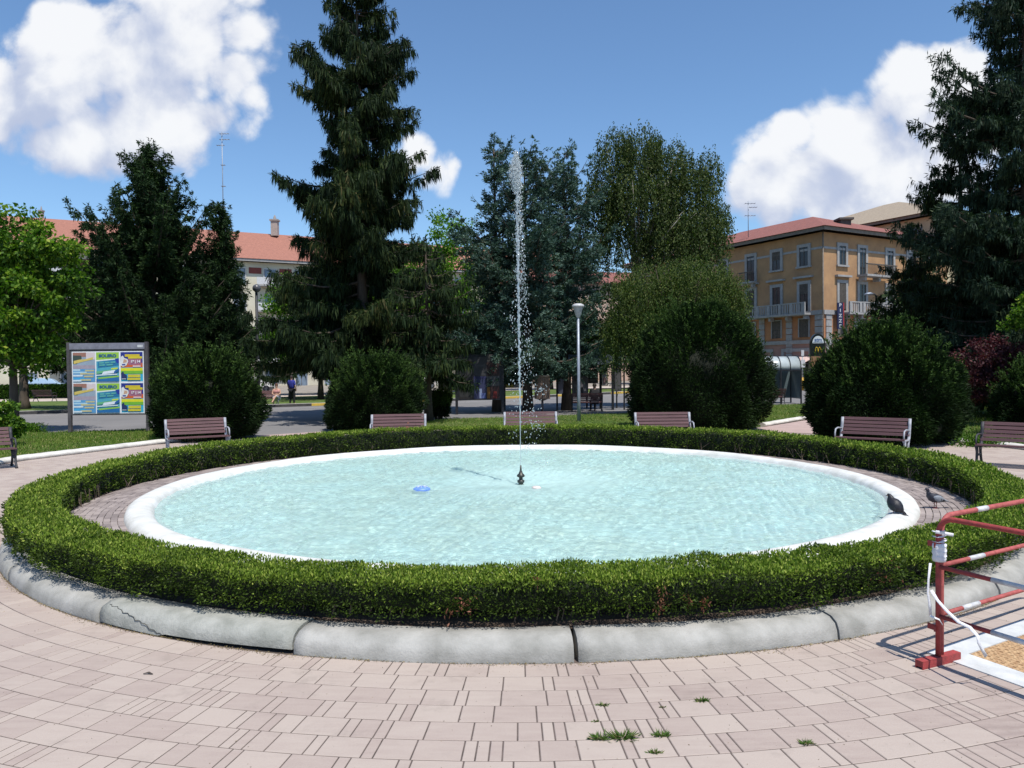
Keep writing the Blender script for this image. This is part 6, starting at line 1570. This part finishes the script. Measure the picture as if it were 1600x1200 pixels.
# ------------------------------------------------------------------ trees
def at(px, Y): return (X_at(px, Y), Y, 0)
spr_prof = lambda t: (1 - t) ** 0.44 * (0.80 + 0.20 * math.sin(t * 21)) * (1 + 0.07 * math.exp(-((t - 0.46) / 0.10) ** 2))
Y = 31.0; Hs = Z_at(565, -75, Y)
conifer('spruce', 'very tall dark spruce with drooping branches, cut off by the top edge', at(566, Y), Hs, 4.75, SPRUCE, 61, z0=3.0, step=0.60, whorl=7, elev=(-0.28, 0.42), hang=0.66, tuft=0.18, tr=0.40, wid=0.038, prof=spr_prof, nn=1.25, rep=7, lv=(0.56, 1.12), lat=0.34)
Y = 29.0
conifer('spruce', 'lower spruce with bare lower trunk right of the tall spruce', at(668, Y), Z_at(668, 372, Y), 2.7, SPRUCE, 62, z0=2.2, step=0.42, whorl=6, elev=(-0.45, 0.3), hang=0.72, tr=0.34, wid=0.045, prof=lambda t: (1 - t) ** 0.5)
conifer('spruce', 'broad dark spruce across the road, low on the left side of the tall spruce', at(500, 52), Z_at(500, 400, 52), 5.0, SPRUCE, 63, z0=3.0, step=0.5, whorl=6, elev=(-0.35, 0.3), hang=0.65, tr=0.34, wid=0.055, prof=lambda t: (1 - t) ** 0.6)
# many-tipped dark conifers, upper left
Y = 40.0
k_ = dict(elev=(0.50, 1.12), hang=0.15, tuft=0.22, tr=0.22, wid=0.05, lat=0.26, nn=1.1, rep=6, lv=(0.45, 1.15))
conifer('dark_conifer', 'broad many tipped dark conifer above the poster board', at(240, Y), Z_at(236, 228, Y), 6.4, SPRUCE2, 64, z0=1.2, step=0.42, whorl=7, prof=lambda t: (1 - t) ** 0.72 * 1.02, **k_)
conifer('dark_conifer', 'narrower pointed dark conifer beside the globe lamp', at(347, 41.5), Z_at(347, 318, 41.5), 3.0, SPRUCE2, 65, z0=1.2, step=0.40, whorl=6, prof=lambda t: (1 - t) ** 0.6, **k_)
conifer('dark_conifer', 'low dark conifer between the maple and the many tipped one', at(160, 43), Z_at(160, 430, 43), 3.6, SPRUCE2, 66, z0=1.4, step=0.5, whorl=6, prof=lambda t: (1 - t) ** 0.5, **k_)
# blue cedars
Y = 35.0
ck = dict(elev=(0.05, 0.70), hang=0.0, tuft=0.16, wid=0.045, lat=0.42, nn=1.0, up=0.12, rep=6, lv=(0.45, 1.12))
conifer('blue_cedar', 'blue green cedar behind the water jet', at(823, Y), Z_at(800, 232, Y), 4.8, CEDAR, 67, z0=1.9, step=0.66, whorl=8, prof=lambda t: 1.0 * (1 - t) ** 0.52 * (0.8 + .2 * math.sin(t * 17)), **ck)
conifer('blue_cedar', 'tallest blue green cedar tip, left of the water jet', at(776, 35.8), Z_at(780, 214, 35.8), 3.3, CEDAR, 68, z0=1.9, step=0.62, whorl=7, prof=lambda t: (1 - t) ** 0.5 * (0.75 + .25 * math.sin(t * 15)), **ck)
conifer('blue_cedar', 'blue green cedar touching the birch, right of the water jet', at(884, 36.5), Z_at(882, 240, 36.5), 4.0, CEDAR, 69, z0=1.9, step=0.64, whorl=8, prof=lambda t: (1 - t) ** 0.42 * (0.8 + .2 * math.sin(t * 19)), **ck)
# birch and weeping tree
Y = 38.0; px2 = lambda px: X_at(px, Y); pz2 = lambda py: Z_at(1020, py, Y); bx = px2(1000)
def blob(px, py, rx, rz, dy=0.0, ry=None): s = Y / 1200; return (px2(px) - bx, dy, pz2(py), rx * s, (ry or rx) * s, rz * s)
weeping('birch_tree', 'tall loose birch with hanging twigs and a pale trunk', (bx, Y, 0), pz2(175),
        [blob(965, 230, 30, 45), blob(1000, 225, 36, 40), blob(1045, 250, 40, 40), blob(1075, 350, 60, 45), blob(930, 340, 22, 40), blob(1000, 300, 62, 60), blob(1075, 290, 42, 50), blob(1110, 260, 20, 42), blob(1118, 330, 22, 30), blob(970, 360, 40, 40), blob(1060, 360, 60, 40), blob(945, 290, 28, 50)], BIRCH, 71, 3000, 0.135, 0.17, lmin=0.5, lmax=2.3)
Y = 32.0; bx = px2(1060)
weeping('weeping_tree', 'wide weeping yellow green tree behind the biggest bush', (bx, Y, 0), pz2(385),
        [blob(1010, 440, 50, 38), blob(1080, 430, 60, 38), blob(1130, 455, 38, 40), blob(985, 500, 40, 40), blob(1060, 500, 80, 40), blob(1150, 500, 22, 40)], BIRCH2, 72, 2800, 0.10, 0.14, bark=BARK, lmin=0.5, lmax=2.4)
# deodar cedar group on the right
Y = 27.5
dk = dict(elev=(-0.12, 0.35), tuft=0.17, wid=0.038, lat=0.36, nn=1.1, rep=6, lv=(0.45, 1.12))
conifer('deodar_cedar', 'huge dark conifer filling the right edge', at(1600, Y), Z_at(1600, -150, Y), 5.6, DEODAR, 73, z0=1.2, step=0.66, whorl=10, hang=0.45, tr=0.26, prof=lambda t: (1 - t) ** 0.5 * (0.74 + .26 * math.sin(t * 26)), **dk)
conifer('deodar_cedar', 'dark drooping conifer in front of the ochre building', at(1500, 30), Z_at(1510, 150, 30), 3.1, SPRUCE, 74, z0=1.3, step=0.62, whorl=7, hang=0.68, tr=0.30, prof=lambda t: (1 - t) ** 0.45 * (0.8 + .2 * math.sin(t * 23)), **dk)
conifer('deodar_cedar', 'dark conifer with branch tips low over the wide bush', at(1430, 33), Z_at(1440, 350, 33), 2.2, SPRUCE, 75, z0=2.0, step=0.5, whorl=6, hang=0.68, tr=0.30, prof=lambda t: (1 - t) ** 0.4, **dk)

# broadleaf trees
def crown(px_c, Y, specs, ref=None):
    s = Y / 1200; return [(X_at(px, Y) - X_at(px_c, Y), dy, Z_at(px, py, Y), rx * s, rx * s * 0.8, rz * s) for px, py, rx, rz, dy in specs]
Y = 26.0
clump_tree('maple_tree', 'bright green maple at the left edge', at(20, Y), Z_at(20, 310, Y), crown(20, Y, [(20, 380, 55, 62, 0), (75, 400, 50, 45, 0), (-30, 420, 70, 90, 0), (60, 470, 75, 65, 0), (110, 470, 30, 50, 0), (20, 540, 55, 45, 0), (85, 545, 30, 20, 0)]), MAPLE, 81, 230, 120, 0.17, 0.46, 0.16)
clump_tree('leafy_shrub', 'light green leafy shrub at the left edge beside the dark bench', at(2, 20.5), 1.5, crown(2, 20.5, [(-5, 650, 28, 26, 0), (12, 665, 20, 18, 0)]), MAPLE, 82, 42, 70, 0.12, 0.20, 0.03, cat='shrub')
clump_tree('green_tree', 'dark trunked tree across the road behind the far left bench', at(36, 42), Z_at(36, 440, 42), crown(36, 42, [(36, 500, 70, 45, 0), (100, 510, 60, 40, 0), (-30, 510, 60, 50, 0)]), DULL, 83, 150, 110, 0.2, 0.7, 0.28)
clump_tree('lime_tree', 'bright green tree glowing between the two spruces', at(700, 58), Z_at(700, 325, 58), crown(700, 58, [(700, 365, 26, 35, 0), (715, 420, 38, 45, 0), (650, 420, 50, 40, 0), (690, 480, 60, 40, 0), (620, 470, 40, 50, 0)]), LIME, 84, 220, 110, 0.24, 0.85, 0.25)
clump_tree('lime_tree', 'bright green tree left of the tall spruce, before the cream building', at(455, 54), Z_at(455, 420, 54), crown(455, 54, [(452, 460, 30, 30, 0), (440, 500, 35, 35, 0), (470, 520, 45, 45, 0), (500, 470, 35, 30, 0), (560, 480, 40, 40, 0)]), LIME, 85, 170, 110, 0.22, 0.75, 0.22)
# shaded trees beyond the road
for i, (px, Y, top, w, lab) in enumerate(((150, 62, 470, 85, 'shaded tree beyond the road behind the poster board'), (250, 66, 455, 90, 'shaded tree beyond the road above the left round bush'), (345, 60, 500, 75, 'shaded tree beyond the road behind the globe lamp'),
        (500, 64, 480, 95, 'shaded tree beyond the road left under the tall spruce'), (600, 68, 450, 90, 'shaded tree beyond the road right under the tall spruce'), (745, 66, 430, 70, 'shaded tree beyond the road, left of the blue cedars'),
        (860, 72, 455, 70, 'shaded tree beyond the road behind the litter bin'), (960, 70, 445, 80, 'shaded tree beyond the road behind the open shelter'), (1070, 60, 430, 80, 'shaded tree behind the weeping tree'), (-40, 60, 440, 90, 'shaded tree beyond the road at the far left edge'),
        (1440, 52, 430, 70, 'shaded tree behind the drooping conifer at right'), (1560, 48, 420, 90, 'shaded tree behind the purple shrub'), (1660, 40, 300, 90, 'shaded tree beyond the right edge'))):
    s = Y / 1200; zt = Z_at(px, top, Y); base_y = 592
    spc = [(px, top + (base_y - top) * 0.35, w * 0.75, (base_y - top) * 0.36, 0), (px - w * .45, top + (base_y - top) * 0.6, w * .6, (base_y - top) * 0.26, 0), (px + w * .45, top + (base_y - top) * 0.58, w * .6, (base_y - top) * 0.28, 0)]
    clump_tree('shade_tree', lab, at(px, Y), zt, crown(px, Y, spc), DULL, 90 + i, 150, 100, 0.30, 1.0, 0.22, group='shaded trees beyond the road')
clump_tree('plum_shrub', 'purple leaved shrub between the wide bush and the right edge', at(1560, 24), Z_at(1560, 520, 24), crown(1560, 24, [(1535, 568, 45, 36, 0), (1590, 560, 50, 40, 0), (1530, 600, 36, 24, 0), (1600, 610, 45, 30, 0)]), PLUM, 110, 150, 130, 0.10, 0.30, 0.05, cat='shrub')
clump_tree('green_tree', 'bright green leaves above the purple shrub at the right edge', at(1625, 23), Z_at(1600, 455, 23), crown(1625, 23, [(1600, 492, 30, 24, 0), (1640, 480, 50, 40, 0)]), MAPLE, 111, 60, 110, 0.11, 0.3, 0.08)
# weeds by the right lawn edge
def herb(px, py, w, h, label, seed):
    rng = np.random.default_rng(seed); c = G(px, py); t = thing('weed_patch', label, 'weed', (c.x, c.y, 0.0)); n = int(2600 * w * h / 0.2)
    a = rng.normal(size=n) * w * .45; b = rng.normal(size=n) * .2; z = rng.random(n) ** 1.5 * h
    blades('leaves', MAPLE, t, np.stack([a, b, z], 1), rng.normal(size=(n, 3)) + np.array([0, 0, .7]), 0.07, 0.035, np.clip(rng.normal(.35, .15, n), 0, 1), rng)
herb(1455, 690, 0.9, 0.30, 'leafy green weeds at the foot of the wide bush', 121)
herb(1545, 697, 0.8, 0.22, 'low leafy weeds over the white edging behind the last bench', 122)
herb(45, 676, 0.5, 0.30, 'dry yellowish tuft of grass by the road at left', 123)
